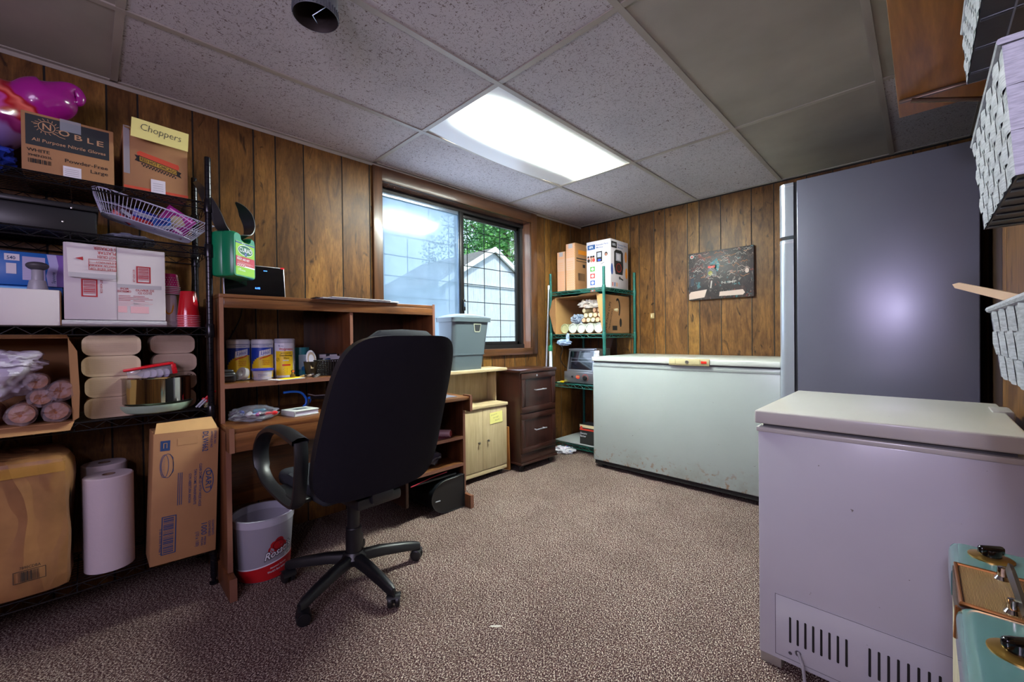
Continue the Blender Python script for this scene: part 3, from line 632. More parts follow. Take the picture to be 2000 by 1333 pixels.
# cups (inverted, nested)
m_redcup = M('red_plastic', '#c01022', .15, spec=.7, coat=.5); m_wcup = M('white_paper_cup', '#c4bcc8', .45); m_pinkcup = M('magenta_paper', '#b81567', .25, coat=.6); m_arch = M('golden_print', '#d19a22', .5)
def cup(x, y, z, rb, rtop, h, mat, name, label, grp, deco=None, rimmat=None):
    b = MB(); rim = rimmat or mat
    b.lathe([(rb-.003, z), (rb+.0015, z+.0008), (rb+.0015, z+.0035), (rb-.0008, z+.0042)], (x, y, 0), rim, 32)
    b.lathe([(rb-.001, z+.004), (rtop+.002, z+h-.004), (rtop, z+h), (0, z+h)], (x, y, 0), mat, 32); b.lathe([(rb-.003, z), (rtop-.002, z+h-.003), (0, z+h-.003)], (x, y, 0), rim, 32)
    if deco: deco(b, x, y, z, rb, rtop, h)
    return solo(b, name, label, 'cup', grp, origin=(x, y, z))
for k in range(7):
    cup(.29, -1.008, 1.1105+k*.0078, .040, .0265, .107, m_redcup, 'red_cup', 'upside-down red plastic cup, rim %s from the bottom of the stack beside the rack post' % ORD[k] if k < 6 else 'topmost upside-down red plastic cup of the stack beside the rack post', 'nested red cups', rimmat=M('cup_rim_pink', '#d98a98', .3) if k < 7 else None)
def archdeco(b, x, y, z, rb, rt_, h):
    w_ = Face(b, (0, 0, 0), UY, UZ, wrap=((x, y, z), lambda v: rb-(rb-rt_)*v/h+.0003, -.12))
    for s in (-1,): 
        pts = [(.016, .095), (.014, .06), (.009, .040), (0, .032), (-.009, .040), (-.014, .06), (-.016, .095)]
        w_.line(pts, .0055, m_arch, 1)
for k in range(4): cup(.245, -1.068, 1.1105+k*.0078, .033, .0235, .115, m_wcup, 'white_cup', 'upside-down white paper cup, rim %s from the bottom under the pink cups' % ORD[k] if k < 3 else 'upside-down white paper cup with a golden arch, top of its stack', 'nested white cups', deco=archdeco if k == 3 else None)
def dots(b, x, y, z, rb, rt_, h):
    w_ = Face(b, (0, 0, 0), UY, UZ, wrap=((x, y, z), lambda v: rb-(rb-rt_)*v/h+.0003, 0))
    for j in range(5):
        for i in range(16): w_.ell(-.06+i*.0085+(j % 2)*.004, .012+j*.0095, .0016, .0016, m_wcup, 1, 8)
for k in range(5): cup(.245, -1.064, 1.2505+k*.0075, .0345, .0255, .058, m_pinkcup, 'pink_cup', 'upside-down magenta cup, rim %s from the bottom over the white cups' % ORD[k] if k < 4 else 'topmost magenta polka-dot cup upside down over the white cups', 'nested polka-dot cups', deco=dots if k == 4 else None, rimmat=m_wcup)
# fourth shelf: paper towel packs
m_ptowel = M('cream_paper', '#bba591', .9, bs=.35, bscale=120, var=.08, vs=6)
def pack(yc, z, w, hh, label, x1=.335, dy=0):
    b = MB(); r = .028; pl = []
    for sy, sz, t0 in ((1, 1, 0), (-1, 1, pi/2), (-1, -1, pi), (1, -1, 1.5*pi)):
        for k in range(6): t = t0+pi/2*k/5; pl.append((yc + sy*(w/2-r)+r*cos(t), z+hh/2 + sz*(hh/2-r)+r*sin(t)))
    b.prism(pl, 'x', .08, x1, m_ptowel)
    for k in range(14): q = z+.012+k*(hh-.02)/14; b.tube([(x1+.0003, yc-w/2+.012, q), (x1+.0003, yc+w/2-.012, q+.001)], .0005, M('paper_fold', '#94806f', .9), 4)
    return solo(b, 'paper_towel_pack', label, 'paper towels', 'packs of folded paper towels')
ords = ['bottom', 'second from bottom', 'third from bottom', 'topmost']
for k in range(4): pack(-1.243 + (0, .002, -.006, -.004)[k], .7605+k*.0795, .166, .078, 'cream folded paper towel pack, %s of the left stack' % ords[k], .315)
for k in range(4): pack(-1.052 + (0, .003, .004, -.002)[k], .7605+k*.0795, .150, .078, 'cream folded paper towel pack, %s of the stack behind the steel pot' % ords[k], .225)
# pot and pan
m_steel = M('polished_steel', '#b9b4ae', .08, 1); m_pan = M('mint_ceramic', '#93a896', .35, coat=.3)
PX, PY = .263, -1.118
t = thing('frying_pan', (PX, PY, .7605), 'mint green pan lying under the steel pot on the fourth shelf', 'pan')
b = MB(); b.lathe([(.085, .7605), (.108, .768), (.121, .786), (.1235, .798), (.121, .798), (.105, .774), (0, .77)], (PX, PY, 0), m_pan, 48); b.build('bowl', t)
t = thing('steel_pot', (PX, PY, .799), 'shiny stainless steel pot sitting in the mint green pan', 'pot')
b = MB(); b.lathe([(.112, .799), (.117, .806), (.1175, .902), (.122, .907), (.1185, .909), (.115, .902), (.114, .808), (0, .806)], (PX, PY, 0), m_steel, 64); b.build('body', t)
b = MB()
b.box(PX-.02, PX+.02, PY-.145, PY-.115, .9, .905, m_steel, .002); b.build('handle', t); b = MB(); b.box(PX-.02, PX+.02, PY+.115, PY+.13, .9, .905, m_steel, .002); b.build('handle', t)
m_clearp = M('clear_plastic', '#c9c3cf', .12, alpha=.35, spec=.8); m_redlid = M('red_lid', '#c41020', .3)
t = thing('food_container', (.27, -1.13, .85), 'clear plastic container with a red lid tipped over in the steel pot', 'container')
b = MB(); b.M = mrot((.275, -1.135, .905), 9, 0, 0); b.box(-.04, .045, -.07, .07, .0, .042, m_clearp, .006); b.build('tub', t)
b = MB(); b.M = mrot((.275, -1.135, .905), 9, 0, 0); b.box(-.046, .052, -.078, .078, .04, .05, m_redlid, .003); b.box(.045, .05, .068, .085, .0, .042, m_redlid, .002); b.build('lid', t)
b = MB(); b.M = mrot((.275, -1.135, .905), 9, 0, 0)
for k in range(5): b.M = mrot((.29, -1.175+k*.022, .918), 20+k*8, 70, 10); b.lathe([(.018, 0), (.019, .001), (.019, .003), (0, .003)], (0, 0, 0), M('white_discs', '#b9b0cc', .5), 20)
b.build('contents', t)
# open carton with cone sleeves
t = thing('open_carton', (.2, -1.5, .7605), 'open brown carton lying at the left of the fourth shelf, full of sleeves', 'box')
b = MB(); b.box(.06, .35, -1.80, -1.352, .7605, .765, m_card); b.box(.06, .35, -1.80, -1.362, 1.066, 1.07, m_card); b.box(.06, .064, -1.80, -1.352, .7605, 1.07, m_card2); b.box(.06, .35, -1.80, -1.796, .7605, 1.07, m_card); b.quad((.06, -1.352, .763), (.35, -1.352, .763), (.35, -1.362, 1.068), (.06, -1.362, 1.068), m_card2); b.build('body', t)
b = MB(); b.add([(.35, -1.355, .765), (.35, -1.364, 1.068), (.42, -1.34, 1.02), (.44, -1.335, .88), (.42, -1.338, .785)], [(0, 1, 2, 3, 4)], m_cardin); b.build('side_flap', t)
b = MB(); b.quad((.35, -1.80, .762), (.35, -1.352, .762), (.43, -1.36, .745), (.43, -1.80, .745), m_card); b.build('bottom_flap', t)
b = MB(); b.quad((.35, -1.80, 1.068), (.35, -1.362, 1.068), (.395, -1.365, 1.078), (.395, -1.80, 1.078), m_cardin); b.build('top_flap', t)
m_cone = M('caramel_cone', '#a5673e', .6, var=.3, vs=40); m_sleeve = plastic_film('sleeve_film', '#c9bcc6', .30, .12)
def sleeve(y, z, r, x1, seed, label):
    rg = random.Random(seed); t = thing('cone_sleeve', (.2, y, z-r), label, 'sleeve', 'plastic sleeves in the open carton')
    b = MB(); Rm = Matrix.Rotation(pi/2, 4, 'Y')
    for k in range(6): b.lathe([(.2*r, 0), (r*.86, .03), (r*.86, .036), (r*.2, .034)], (.09+k*.032, y, z), m_cone, 20, M=Rm)
    b.lathe([(0, 0), (r*.84, .002), (r*.84, .02), (0, .012)], (x1-.05, y, z), m_cone, 20, M=Rm); b.build('cones', t)
    b = MB(); n = 26; prof = [(.08, r), (x1-.03, r*1.0), (x1, r*1.05), (x1+.02, r*.9), (x1+.032, r*.45), (x1+.02, r*.12)]; vs = []
    for i, (xx, q) in enumerate(prof):
        for k in range(n):
            a = 2*pi*k/n; w_ = 1 + (.07*(i >= 2))*noise.noise(V((cos(a)*2.2+seed, sin(a)*2.2, i*.9))) + (.1*(i >= 3))*sin(a*5+seed); vs.append((xx + (.012*noise.noise(V((a*2, seed, 3))) if i > 1 else 0), y+q*w_*cos(a), z+q*w_*sin(a)))
    b.add(vs, [(i*n+k, i*n+(k+1) % n, (i+1)*n+(k+1) % n, (i+1)*n+k) for i in range(len(prof)-1) for k in range(n)], m_sleeve); b.build('plastic', t)
for args in ((-1.395, .805, .036, .36, 1, 'clear sleeve of caramel cones at the lower right of the open carton'), (-1.475, .806, .037, .37, 2, 'clear sleeve at the bottom left of the open carton, end folded white'),
             (-1.432, .858, .032, .345, 3, 'clear sleeve in the middle of the heap with its mouth open'), (-1.383, .878, .036, .35, 4, 'clear sleeve at the right wall of the open carton, above the lowest one'), (-1.44, .915, .031, .35, 5, 'uppermost clear sleeve, lying across the heap under the white bag'), (-1.56, .806, .036, .34, 6, 'clear sleeve cut off at the left edge of the photo')): sleeve(*args)
b = MB(); b.blob((.29, -1.53, .935), (.1, .095, .085), m_bagw, .28, 1.7, 9, 5); b.blob((.30, -1.50, .985), (.09, .085, .04), m_bagw, .3, 1.9, 12, 5); solo(b, 'plastic_bag', 'large crumpled white plastic bag at the left of the open carton', 'bag')
# clip and cap
t = thing('clip_scissors', (.33, -.965, .7605), 'red and white clip leaning by the rack post on the fourth shelf', 'clip')
b = MB(); b.M = mrot((.345, -.962, .80), -42, 0, 0); b.box(-.005, .005, -.006, .006, 0, .045, m_redlid, .003); b.box(-.006, .006, -.008, .008, .03, .05, m_redlid, .003); b.build('grip', t)
b = MB(); b.M = mrot((.345, -.962, .80), -42, 0, 0); b.box(-.004, .004, -.008, -.001, -.045, .002, m_pkw, .002); b.box(-.004, .004, .001, .007, -.04, .002, m_pkw, .002); b.box(-.003, .003, -.012, .012, -.008, .002, m_redlid, .002); b.build('jaws', t)
b = MB(); b.lathe([(.014, 0), (.014, .006), (.012, .0075), (.009, .007), (.006, .0075), (.003, .007), (0, .007)], (.345, -.955, .775), m_steel, 28, M=Matrix.Rotation(pi/2, 4, 'Y')); solo(b, 'bottle_cap', 'round brushed steel cap standing on edge beside the rack post', 'cap')
# bottom shelf
def crumple():
    t = NT('battered_cardboard'); v = t.coord(); n = t.noise(v, 5, 4, .6); t.set('Base Color', t.mix(t.ramp(n, [(.35, 0.0), (.7, 1.0)]), '#95683f', '#74502f')); t.set('Roughness', .5); t.set('Coat Weight', .15)
    r = t.ramp(t.noise(t.coord((1, 1, .35)), 4.5, 3, .5, .6), [(.40, 0.0), (.5, 1.0), (.60, 0.0)]); t.bump(r, .6, .012); return t.m
b = MB(); x1 = .36; bm = bmesh.new(); bmesh.ops.create_cube(bm, size=1); bmesh.ops.subdivide_edges(bm, edges=bm.edges[:], cuts=14, use_grid_fill=True)
for v in bm.verts:
    p = V((.20+v.co.x*.33, -1.60+v.co.y*.47, .412+v.co.z*.475)); q = v.co*2
    k = noise.noise(p*5)*.014; dx, dy, dz = q
    e = (abs(dx)**18+abs(dy)**18+abs(dz)**18)**(1/18); p = V((.20, -1.60, .412)) + (p-V((.20, -1.60, .412)))/max(1, e)
    if dx > .9: p.x += noise.noise(V((p.y*9, p.z*3, 0)))*.008 - .006*max(0, sin(p.y*40))*.5
    if dy > .9: p.y += noise.noise(V((p.x*6, p.z*5, 3)))*.02
    if dz < -.9: p.z = max(p.z, .1745)
    v.co = p
b.bm(bm, crumple()); f = Face(b, (.369, -1.6, .2), UY, UZ)
f.text('7890CDBA', .115, .083, .009, m_ink, w=.048); f.frame(.10, .038, .175, .078, .0018, m_ink, 1); f.bars(.112, .042, .160, .074, m_ink, 24)
for zz, ww in ((.30, .05), (.25, .04)): pass
f.rect(.0, .395, .225, .43, M('shiny_tape', '#b8893f', .12, alpha=.6, spec=.9), 1)
g = Face(b, (.34, -1.3655, .2), (-1, 0, 0), UZ); g.rect(.02, .25, .07, .32, m_ink, 1); g.text('FRAGILE', .07, .08, .03, m_ink, rot=90, w=.12); g.text('UP', .02, .36, .03, m_ink)
solo(b, 'battered_carton', 'big battered brown carton with glossy tape on the bottom rack shelf', 'box')
m_roll = M('paper_roll', '#c3b6bb', .95, bs=.5, bscale=55)
def roll(x, y, r, z0, z1, label, tilt=0):
    t = thing('paper_towel_roll', (x, y, z0), label, 'paper towels', 'white paper towel rolls')
    b = MB(); b.lathe([(.0196, z0), (r, z0), (r, z0+.004), (r, z1-.004), (r-.004, z1), (.0196, z1), (.0196, z0)], (x, y, 0), m_roll, 48); b.build('paper', t)
    b = MB(); b.lathe([(.0195, z0), (.0195, z1+.001), (.0175, z1+.001), (.0175, z0), (.0195, z0)], (x, y, 0), M('cardboard_core', '#6e5748', .8), 24); b.build('core', t)
roll(.262, -1.263, .073, .1745, .532, 'white paper towel roll standing on the bottom shelf, the nearer of two'); roll(.115, -1.272, .070, .1745, .55, 'white paper towel roll standing behind the nearer roll')
# dart carton
b = MB(); b.M = mrot((.235, -1.157, .1745), -2.0, 0, 0) @ Matrix.Translation((0, 0, 0)); W_, H_ = .212, .515; b.box(.02, .175, 0, W_, 0, H_, m_card, .002)
b.add([(.175, .004, H_), (.175, W_-.004, H_), (.135, W_-.02, H_+.045), (.135, .012, H_+.035)], [(0, 1, 2, 3)], m_cardin)
f = Face(b, (.175, 0, 0), UY, UZ); f.L = 1
f.text('DLW662', .157, .505, .019, m_blueink, w=.082, rot=-90); f.text('ARTICULO NO', .184, .505, .007, m_blueink, w=.07, rot=-90); f.text('STOCK NO', .196, .505, .007, m_blueink, w=.055, rot=-90)
f.ring(.178, .300, .020, .052, .003, m_blueink, 1); f.text('DART', .171, .340, .019, m_blueink, w=.078, rot=-90)
for k, (tx, w_) in enumerate((('CLEAR DOME LID WITH WIDE HOLE', .175), ('TAPA DOME TRANSPARENTE', .145), ('CON ABERTURA ANCHA', .12))): f.text(tx, .148-k*.017, (.375, .355, .34)[k], .0085, m_blueink, w=w_, rot=-90)
for k in range(3): f.line([(.092-k*.006, .35), (.092-k*.006, .22)], .0022, m_blueink, 1)
f.text('CONTENTS', .196, .13, .0075, m_blueink, w=.062, rot=-90); f.text('CONTENIDO', .184, .13, .0075, m_blueink, w=.065, rot=-90); f.text('1000', .160, .125, .019, m_blueink, w=.048, rot=-90); f.text('PIECES', .17, .068, .0065, m_blueink, w=.034, rot=-90); f.text('PIEZAS', .16, .068, .0065, m_blueink, w=.034, rot=-90); f.text('(10 x 100)', .142, .095, .011, m_blueink, w=.06, rot=-90)
f.rect(.022, .445, .052, .485, m_blueink, 1); f.line([(.032, .455), (.032, .475), (.042, .475), (.042, .455)], .002, m_cardin, 2)
f.ring(.045, .385, .020, .048, .002, m_blueink, 1); f.ring(.036, .385, .014, .046, .002, m_blueink, 1); f.line([(.052, .43), (.062, .415), (.064, .36), (.052, .342)], .002, m_blueink, 1)
for k in range(14): f.line([(.026+.0006*k, .343+.0061*k), (.038, .343+.0061*k)], .001, m_blueink, 1)
f.frame(.032, .035, .078, .185, .0035, m_blueink, 1); f.bars(.038, .042, .070, .178, m_blueink, 44, 1, False, 9); f.text('0 00 41594 97966 7', .026, .14, .006, m_blueink, w=.1, rot=-90); f.rect(.075, .46, .14, .49, M('faded_tape', '#b0855a', .5), 1)
solo(b, 'lid_carton', 'tall brown DART carton with blue print at the right end of the bottom shelf', 'box')
# ------------------------------------------------------------------ first aid kit and its strap
m_kit = M('green_kit_plastic', '#0d7a50', .28, spec=.6); m_lime = M('lime_label', '#86b821', .4); m_crim = M('crimson_label', '#b02a3c', .4); m_wh = M('white_print', '#dcdce4', .5); m_navy = M('navy_print', '#23408f', .4); m_dgr = M('dark_green_print', '#0b5a37', .4)
E0 = V((.425, -.868, 0)); KD = V((-.7071, .7071, 0)); KN = V((.7071, .7071, 0))
kit = thing('first_aid_kit', (.34, -.85, 1.33), 'green jug-shaped first aid kit with a lime label, hanging off the rack post', 'first aid kit')
b = MB(); KM = Matrix(((KD.x, -KN.x, 0, E0.x), (KD.y, -KN.y, 0, E0.y), (0, 0, 1, 1.33), (0, 0, 0, 1)))   # local x along the label face, y into the kit, z up
b.M = KM; W_, H_, D_ = .158, .200, .10
sil = [(.012, 0), (W_-.012, 0), (W_-.003, .004), (W_, .014), (W_, H_-.03), (W_-.006, H_-.012), (W_-.02, H_-.006), (W_-.03, H_-.012), (W_-.034, H_-.026), (W_-.05, H_-.036), (.075, H_-.036), (.052, H_-.026), (.046, H_-.004), (.036, H_), (.014, H_), (.004, H_-.006), (0, H_-.018), (0, .014), (.003, .004)]
vs = []; n = len(sil); cx = sum(p[0] for p in sil)/n; cz = H_/2
lay = [(0, .93), (.006, .975), (.016, 1), (.047, 1), (.05, .985), (.053, 1), (.084, 1), (.094, .975), (.1, .93)]
for d, k in lay: vs += [(W_/2+(a-W_/2)*k, d, H_/2+(c-H_/2)*k) for a, c in sil]
fs = [tuple(range(n)), tuple((len(lay)-1)*n + i for i in range(n-1, -1, -1))] + [(j*n+i, j*n+(i+1) % n, (j+1)*n+(i+1) % n, (j+1)*n+i) for j in range(len(lay)-1) for i in range(n)]
b.add(vs, fs, m_kit); b.build('case', kit)
b = MB(); b.M = KM; f = Face(b, (.014, -.0004, .012), (1, 0, 0), (0, 0, 1)); w_, h_ = .132, .148
f.rect(0, 0, w_, h_, m_lime); f.rect(0, h_-.009, w_, h_-.003, m_navy, 2); f.rect(0, .037, w_, .083, m_crim, 2)
f.ell(.066, .112, .053, .024, m_wh, 2); f.ell(.066, .112, .050, .0215, m_dgr, 3); f.text('CURAD', .022, .104, .019, m_wh, w=.088, L=4, bold=.012); f.ell(.066, .095, .009, .009, m_navy, 4); f.text('+', .062, .091, .008, m_wh, L=5)
f.text('COMPACT', .008, .078, .004, m_wh, L=3); f.text('FIRST AID KIT', .007, .066, .009, m_wh, w=.086, L=3, bold=.02); f.line([(.01, .063), (.05, .063)], .0015, M('orange_print', '#e08a2a', .4), 3)
for k in range(3): f.line([(.008, .057-k*.004), (.1+.02*(k % 2), .057-k*.004)], .0012, m_pinkink, 3)
for k in range(4): f.ring(.013+k*.014, .043, .0065, .0065, .002, m_wh, 3)
f.rect(.06, .037, w_, .043, m_wh, 3); f.text('175', .014, .018, .011, m_wh, L=3); f.text('PIECES', .038, .018, .006, m_wh, L=3)
f.text('FIRST AID', .04, h_-.0078, .004, m_wh, L=3); b.build('front_label', kit)
m_strap = M('black_rubber_strap', '#17181b', .38, spec=.6)
def ribbon(b, pts, ws, th, mat, wdir):
    """flat band along pts; wdir gives the width direction"""
    vs = []; n = len(pts); wdir = V(wdir).normalized()
    for i, p in enumerate(pts):
        t = (V(pts[min(i+1, n-1)])-V(pts[max(i-1, 0)])).normalized(); w = (wdir - t*t.dot(wdir)).normalized(); nn = t.cross(w)
        for s, q in ((1, 1), (1, -1), (-1, -1), (-1, 1)): vs.append(V(p) + w*ws[i]/2*s + nn*th/2*q)
    fs = [(0, 1, 2, 3), tuple((n-1)*4+k for k in (3, 2, 1, 0))] + [(i*4+k, i*4+(k+1) % 4, (i+1)*4+(k+1) % 4, (i+1)*4+k) for i in range(n-1) for k in range(4)]
    b.add(vs, fs, mat)
b = MB(); ax = E0+KD*.035+V((0, 0, 1.525))-KN*.05
pts = catmull([(.27, -.975, 1.75), (.31, -.965, 1.72), (.35, -.945, 1.66), (.37, -.92, 1.60), (.375, -.9, 1.545), (.36, -.87, 1.515)], 5)
ribbon(b, pts, [.014+.034*min(1, i/12) for i in range(len(pts))], .005, m_strap, (.7, .7, .1)); b.build('strap', kit)
b = MB(); pts = catmull([(.375, -.845, 1.665), (.352, -.815, 1.645), (.335, -.790, 1.60), (.335, -.785, 1.56), (.345, -.80, 1.525), (.355, -.835, 1.512)], 6)
ribbon(b, pts, [.008+.05*min(1, i/9) for i in range(len(pts))], .004, m_strap, (.75, .55, .35)); b.build('handle', kit)
# ------------------------------------------------------------------ desk
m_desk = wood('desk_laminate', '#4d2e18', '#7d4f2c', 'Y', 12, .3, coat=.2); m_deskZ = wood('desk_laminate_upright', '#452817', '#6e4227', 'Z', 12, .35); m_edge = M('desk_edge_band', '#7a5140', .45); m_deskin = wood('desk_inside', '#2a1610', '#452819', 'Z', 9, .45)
DL, DR = -.92, .345
dk = thing('computer_desk', (.3, -.29, 0), 'dark walnut laminate computer desk with a hutch, standing along the window wall', 'desk')
def pan(name, *a, edge=None, mat=m_desk, bev=.002):
    b = MB(); b.box(*a, mat, bev)
    if edge: b.box(*edge, m_edge)
    return b.build(name, dk)
pan('desktop', .03, .552, DL+.005, DR-.005, .672, .692)
pan('apron', .53, .555, DL+.018, .08, .595, .672)
pan('side_panel', .04, .49, DL, DL+.018, .055, .672, mat=m_deskZ, edge=(.49, .5, DL, DL+.018, .055, .672))
pan('side_panel', .49, .558, DL, DL+.018, .595, .695, mat=m_deskZ, edge=(.558, .561, DL, DL+.018, .595, .695))
pan('foot', .02, .565, DL-.008, DL+.018, .0, .09, mat=m_deskZ, edge=(.565, .568, DL-.008, DL+.018, 0, .09))
pan('side_panel', .04, .485, DR-.018, DR, .055, .672, mat=m_deskZ, edge=(.485, .49, DR-.018, DR, .09, .672))
pan('side_panel', .49, .558, DR-.018, DR, .600, .70, mat=m_deskZ, edge=(.558, .561, DR-.018, DR, .6, .7))
pan('foot', .02, .555, DR-.018, DR+.006, 0, .08, mat=m_deskZ, edge=(.555, .558, DR-.018, DR+.006, 0, .08))
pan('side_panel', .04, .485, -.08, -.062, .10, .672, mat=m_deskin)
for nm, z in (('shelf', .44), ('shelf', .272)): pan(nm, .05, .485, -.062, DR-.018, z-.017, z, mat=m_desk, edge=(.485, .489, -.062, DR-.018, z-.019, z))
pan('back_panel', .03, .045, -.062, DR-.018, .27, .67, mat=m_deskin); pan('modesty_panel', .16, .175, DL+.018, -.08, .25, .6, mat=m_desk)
HL, HR, HX = -.915, .20, .38
pan('hutch_side', .03, HX, HL, HL+.016, .692, 1.238, mat=m_deskZ, edge=(HX, HX+.003, HL, HL+.016, .692, 1.255)); pan('hutch_side', .03, HX, HR-.016, HR, .692, 1.25, mat=m_deskZ, edge=(HX, HX+.003, HR-.016, HR, .692, 1.262))
pan('hutch_top', .03, HX+.004, HL, HR-.016, 1.238, 1.256, bev=.003); b = MB(); b.box(HX-.012, HX+.004, HL+.016, HR-.016, 1.195, 1.238, m_desk, .004); b.build('hutch_rail', dk)
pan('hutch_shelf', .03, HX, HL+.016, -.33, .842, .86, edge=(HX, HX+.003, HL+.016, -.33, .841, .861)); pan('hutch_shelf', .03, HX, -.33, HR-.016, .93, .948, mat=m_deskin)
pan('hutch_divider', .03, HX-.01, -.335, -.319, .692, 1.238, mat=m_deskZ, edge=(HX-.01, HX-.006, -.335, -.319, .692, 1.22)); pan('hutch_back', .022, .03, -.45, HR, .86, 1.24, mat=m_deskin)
# on the hutch top
m_scr = M('glossy_black', '#050507', .07, spec=.8); m_silver = M('silver_plastic', '#b5b5bd', .35, .6); m_glow = M('blue_led', '#3f7dff', .4, emit=3)
t = thing('digital_frame', (.2, -.72, 1.2565), 'black tablet-like screen with a silver rim and blue digits on the hutch top', 'screen')
b = MB(); b.M = mrot((.255, -.873, 1.2575), 0, -7, 0); b.box(-.012, 0, 0, .262, 0, .160, m_silver, .004); b.box(.0, .001, .004, .258, .004, .156, m_scr); b.build('body', t)
b = MB(); b.M = mrot((.255, -.873, 1.2575), 0, -7, 0); f = Face(b, (.001, 0, 0), UY, UZ); f.text('6:05', .128, .042, .009, m_glow, L=1, bold=.02); f.rect(.168, .134, .184, .137, m_glow, 1); f.rect(.245, .152, .262, .160, m_redlid, 2); b.build('display', t)
m_news = M('newsprint', '#aeacb2', .8, var=.35, vs=30)
b = MB(); b.grid(lambda u, v: (.405-.12*v-.012*u, -.52+.46*u, 1.2605+.003*noise.noise(V((u*5, v*4, 2)))+.004*(1-v)), 24, 6, m_news)
b.M = mrot((.345, -.27, 1.2575), 0, 0, 3); b.box(-.06, .062, -.225, .215, 0, .007, m_news, .002); b.box(-.05, .066, -.18, .16, .007, .012, m_news, .002); solo(b, 'newspaper', 'thin folded grey newspaper lying over the front edge of the hutch top', 'newspaper')
m_cable = M('black_cable', '#0b0a0b', .5)
b = MB(); b.tube(catmull([(.02, -.745, 1.24), (.03, -.76, 1.17), (.035, -.79, 1.1), (.05, -.83, 1.02), (.04, -.84, .95), (.05, -.85, .87)]), .0028, m_cable, 7); solo(b, 'power_cable', 'black cable hanging down the wall behind the wipes canisters', 'cable')
b = MB(); b.tube(catmull([(.02, -.86, 1.24), (.03, -.865, 1.17), (.04, -.88, 1.12), (.05, -.895, 1.08)]), .0028, m_cable, 7); b.tube(catmull([(.04, -.9, 1.12), (.03, -.94, 1.13), (.02, -.96, 1.2), (.02, -.955, 1.36), (.02, -.96, 1.5)]), .0025, m_cable, 7); solo(b, 'loose_cable', 'second black cable curling at the left end of the hutch', 'cable')
# wipes canisters on the hutch shelf
ZS = .8605
m_cblue = M('canister_blue', '#1c3fa8', .35); m_cyel = M('canister_yellow', '#e8c21c', .35); m_cwh = M('canister_white', '#cfd0da', .35, spec=.6); m_cred = M('canister_red', '#c52a22', .4); m_clid = M('canister_lid', '#c7c9d4', .3); m_cgr = M('canister_grey', '#a5a6b3', .4)
def canister(x, y, r, h, name, label, deco, lid):
    t = thing(name, (x, y, ZS), label, 'wipes canister')
    b = MB(); b.lathe([(r-.003, ZS), (r, ZS+.003), (r, ZS+h-.024), (r-.002, ZS+h-.022)], (x, y, 0), m_cwh, 48)
    a0 = math.atan2(CAM.y-y, CAM.x-x); deco(Face(b, (0, 0, 0), UY, UZ, wrap=((x, y, ZS), r, a0))); b.build('body', t)
    b = MB(); b.lathe([(r-.001, ZS+h-.023), (r+.001, ZS+h-.022), (r+.001, ZS+h-.006), (r-.003, ZS+h-.001), (r-.006, ZS+h), (0, ZS+h)], (x, y, 0), lid, 48); b.build('lid', t)
def lysol(f):
    f.rect(-.06, .045, .06, .155, m_cblue); f.rect(-.06, .008, .06, .045, m_cyel); f.poly([(-.05, .045), (.06, .045), (.06, .1), (.02, .115), (-.02, .10), (-.04, .08)], m_cyel, 2)
    for k in range(12):
        u0 = -.052+k*.009; f.rect(u0, .045, u0+.0092, .045+.075*math.sqrt(max(0, 1-((u0-.03)/.09)**2)), m_cyel, 2)
    [f.poly([(-.014+.009*q, .108+.0022*q), (-.005+.009*q, .1102+.0022*q), (-.004+.009*q, .1405+.002*q), (-.012+.009*q, .1385+.002*q)], m_wh, 3) for q in range(6)]
    f.text('Lysol', -.006, .120, .0155, m_cblue, w=.036, shear=.2, L=4, arc=.16, bold=.004); f.line([(-.012, .098), (.0, .105), (.02, .110), (.037, .118)], .005, m_cred, 4)
    f.rect(-.05, .170, .05, .172, m_navy); f.text('DISINFECTING', -.012, .161, .0042, m_navy, w=.044); f.text('KILLS 99.9%', .0, .088, .005, m_cred, w=.032, L=3); f.text('OF VIRUSES', .0, .079, .005, m_cred, w=.032, L=3); f.text('& BACTERIA', .0, .070, .005, m_cred, w=.032, L=3)
    f.rect(.002, .02, .04, .055, m_cwh, 3); f.text('LEMON', .008, .03, .006, m_cblue, L=4)
canister(.165, -.800, .0485, .196, 'wipes_canister', 'blue and yellow Lysol wipes canister, left one of two', lysol, m_cwh); canister(.175, -.699, .0485, .196, 'wipes_canister', 'blue and yellow Lysol wipes canister, right one, beside the yellow Walgreens canister', lysol, m_cwh)
def walg(f):
    f.rect(-.045, .012, .040, .135, m_cyel); f.text('75', -.030, .158, .007, m_navy, bold=.02); f.text('wipes', -.018, .159, .004, m_navy); f.text('Walgreens', -.028, .140, .0115, m_cred, w=.066, shear=.3)
    f.text('MULTI-PURPOSE', -.018, .122, .0045, m_ink, w=.046); f.text('Disinfecting', -.022, .109, .008, m_ink, w=.055, L=3); f.text('Wipes', -.006, .096, .008, m_ink, w=.026, L=3); f.rect(-.008, .085, .018, .090, m_cwh, 2)
    f.rect(-.012, .060, .026, .068, m_cred, 2); f.ring(-.033, .092, .008, .009, .0015, m_ink, 2); f.line([(-.038, .086), (-.028, .098)], .0015, m_ink, 2)
    for k in range(5): f.line([(-.03, .048-k*.006), (.0-.004*(k % 2), .048-k*.006)], .0012, m_ink, 2); f.line([(.008, .048-k*.006), (.034, .048-k*.006)], .0012, m_ink, 2)
canister(.19, -.600, .0475, .199, 'wipes_canister', 'white and yellow Walgreens wipes canister with a grey lid', walg, m_cgr)
m_teal = M('teal_pack', '#3fa3b0', .35, spec=.6)
b = MB(); b.grid(lambda u, v: (.105+.03*sin(pi*u), -.535+.085*u, ZS+.150*v+.0), 10, 8, m_teal); b.box(.09, .112, -.533, -.452, ZS, ZS+.148, m_teal, .006)
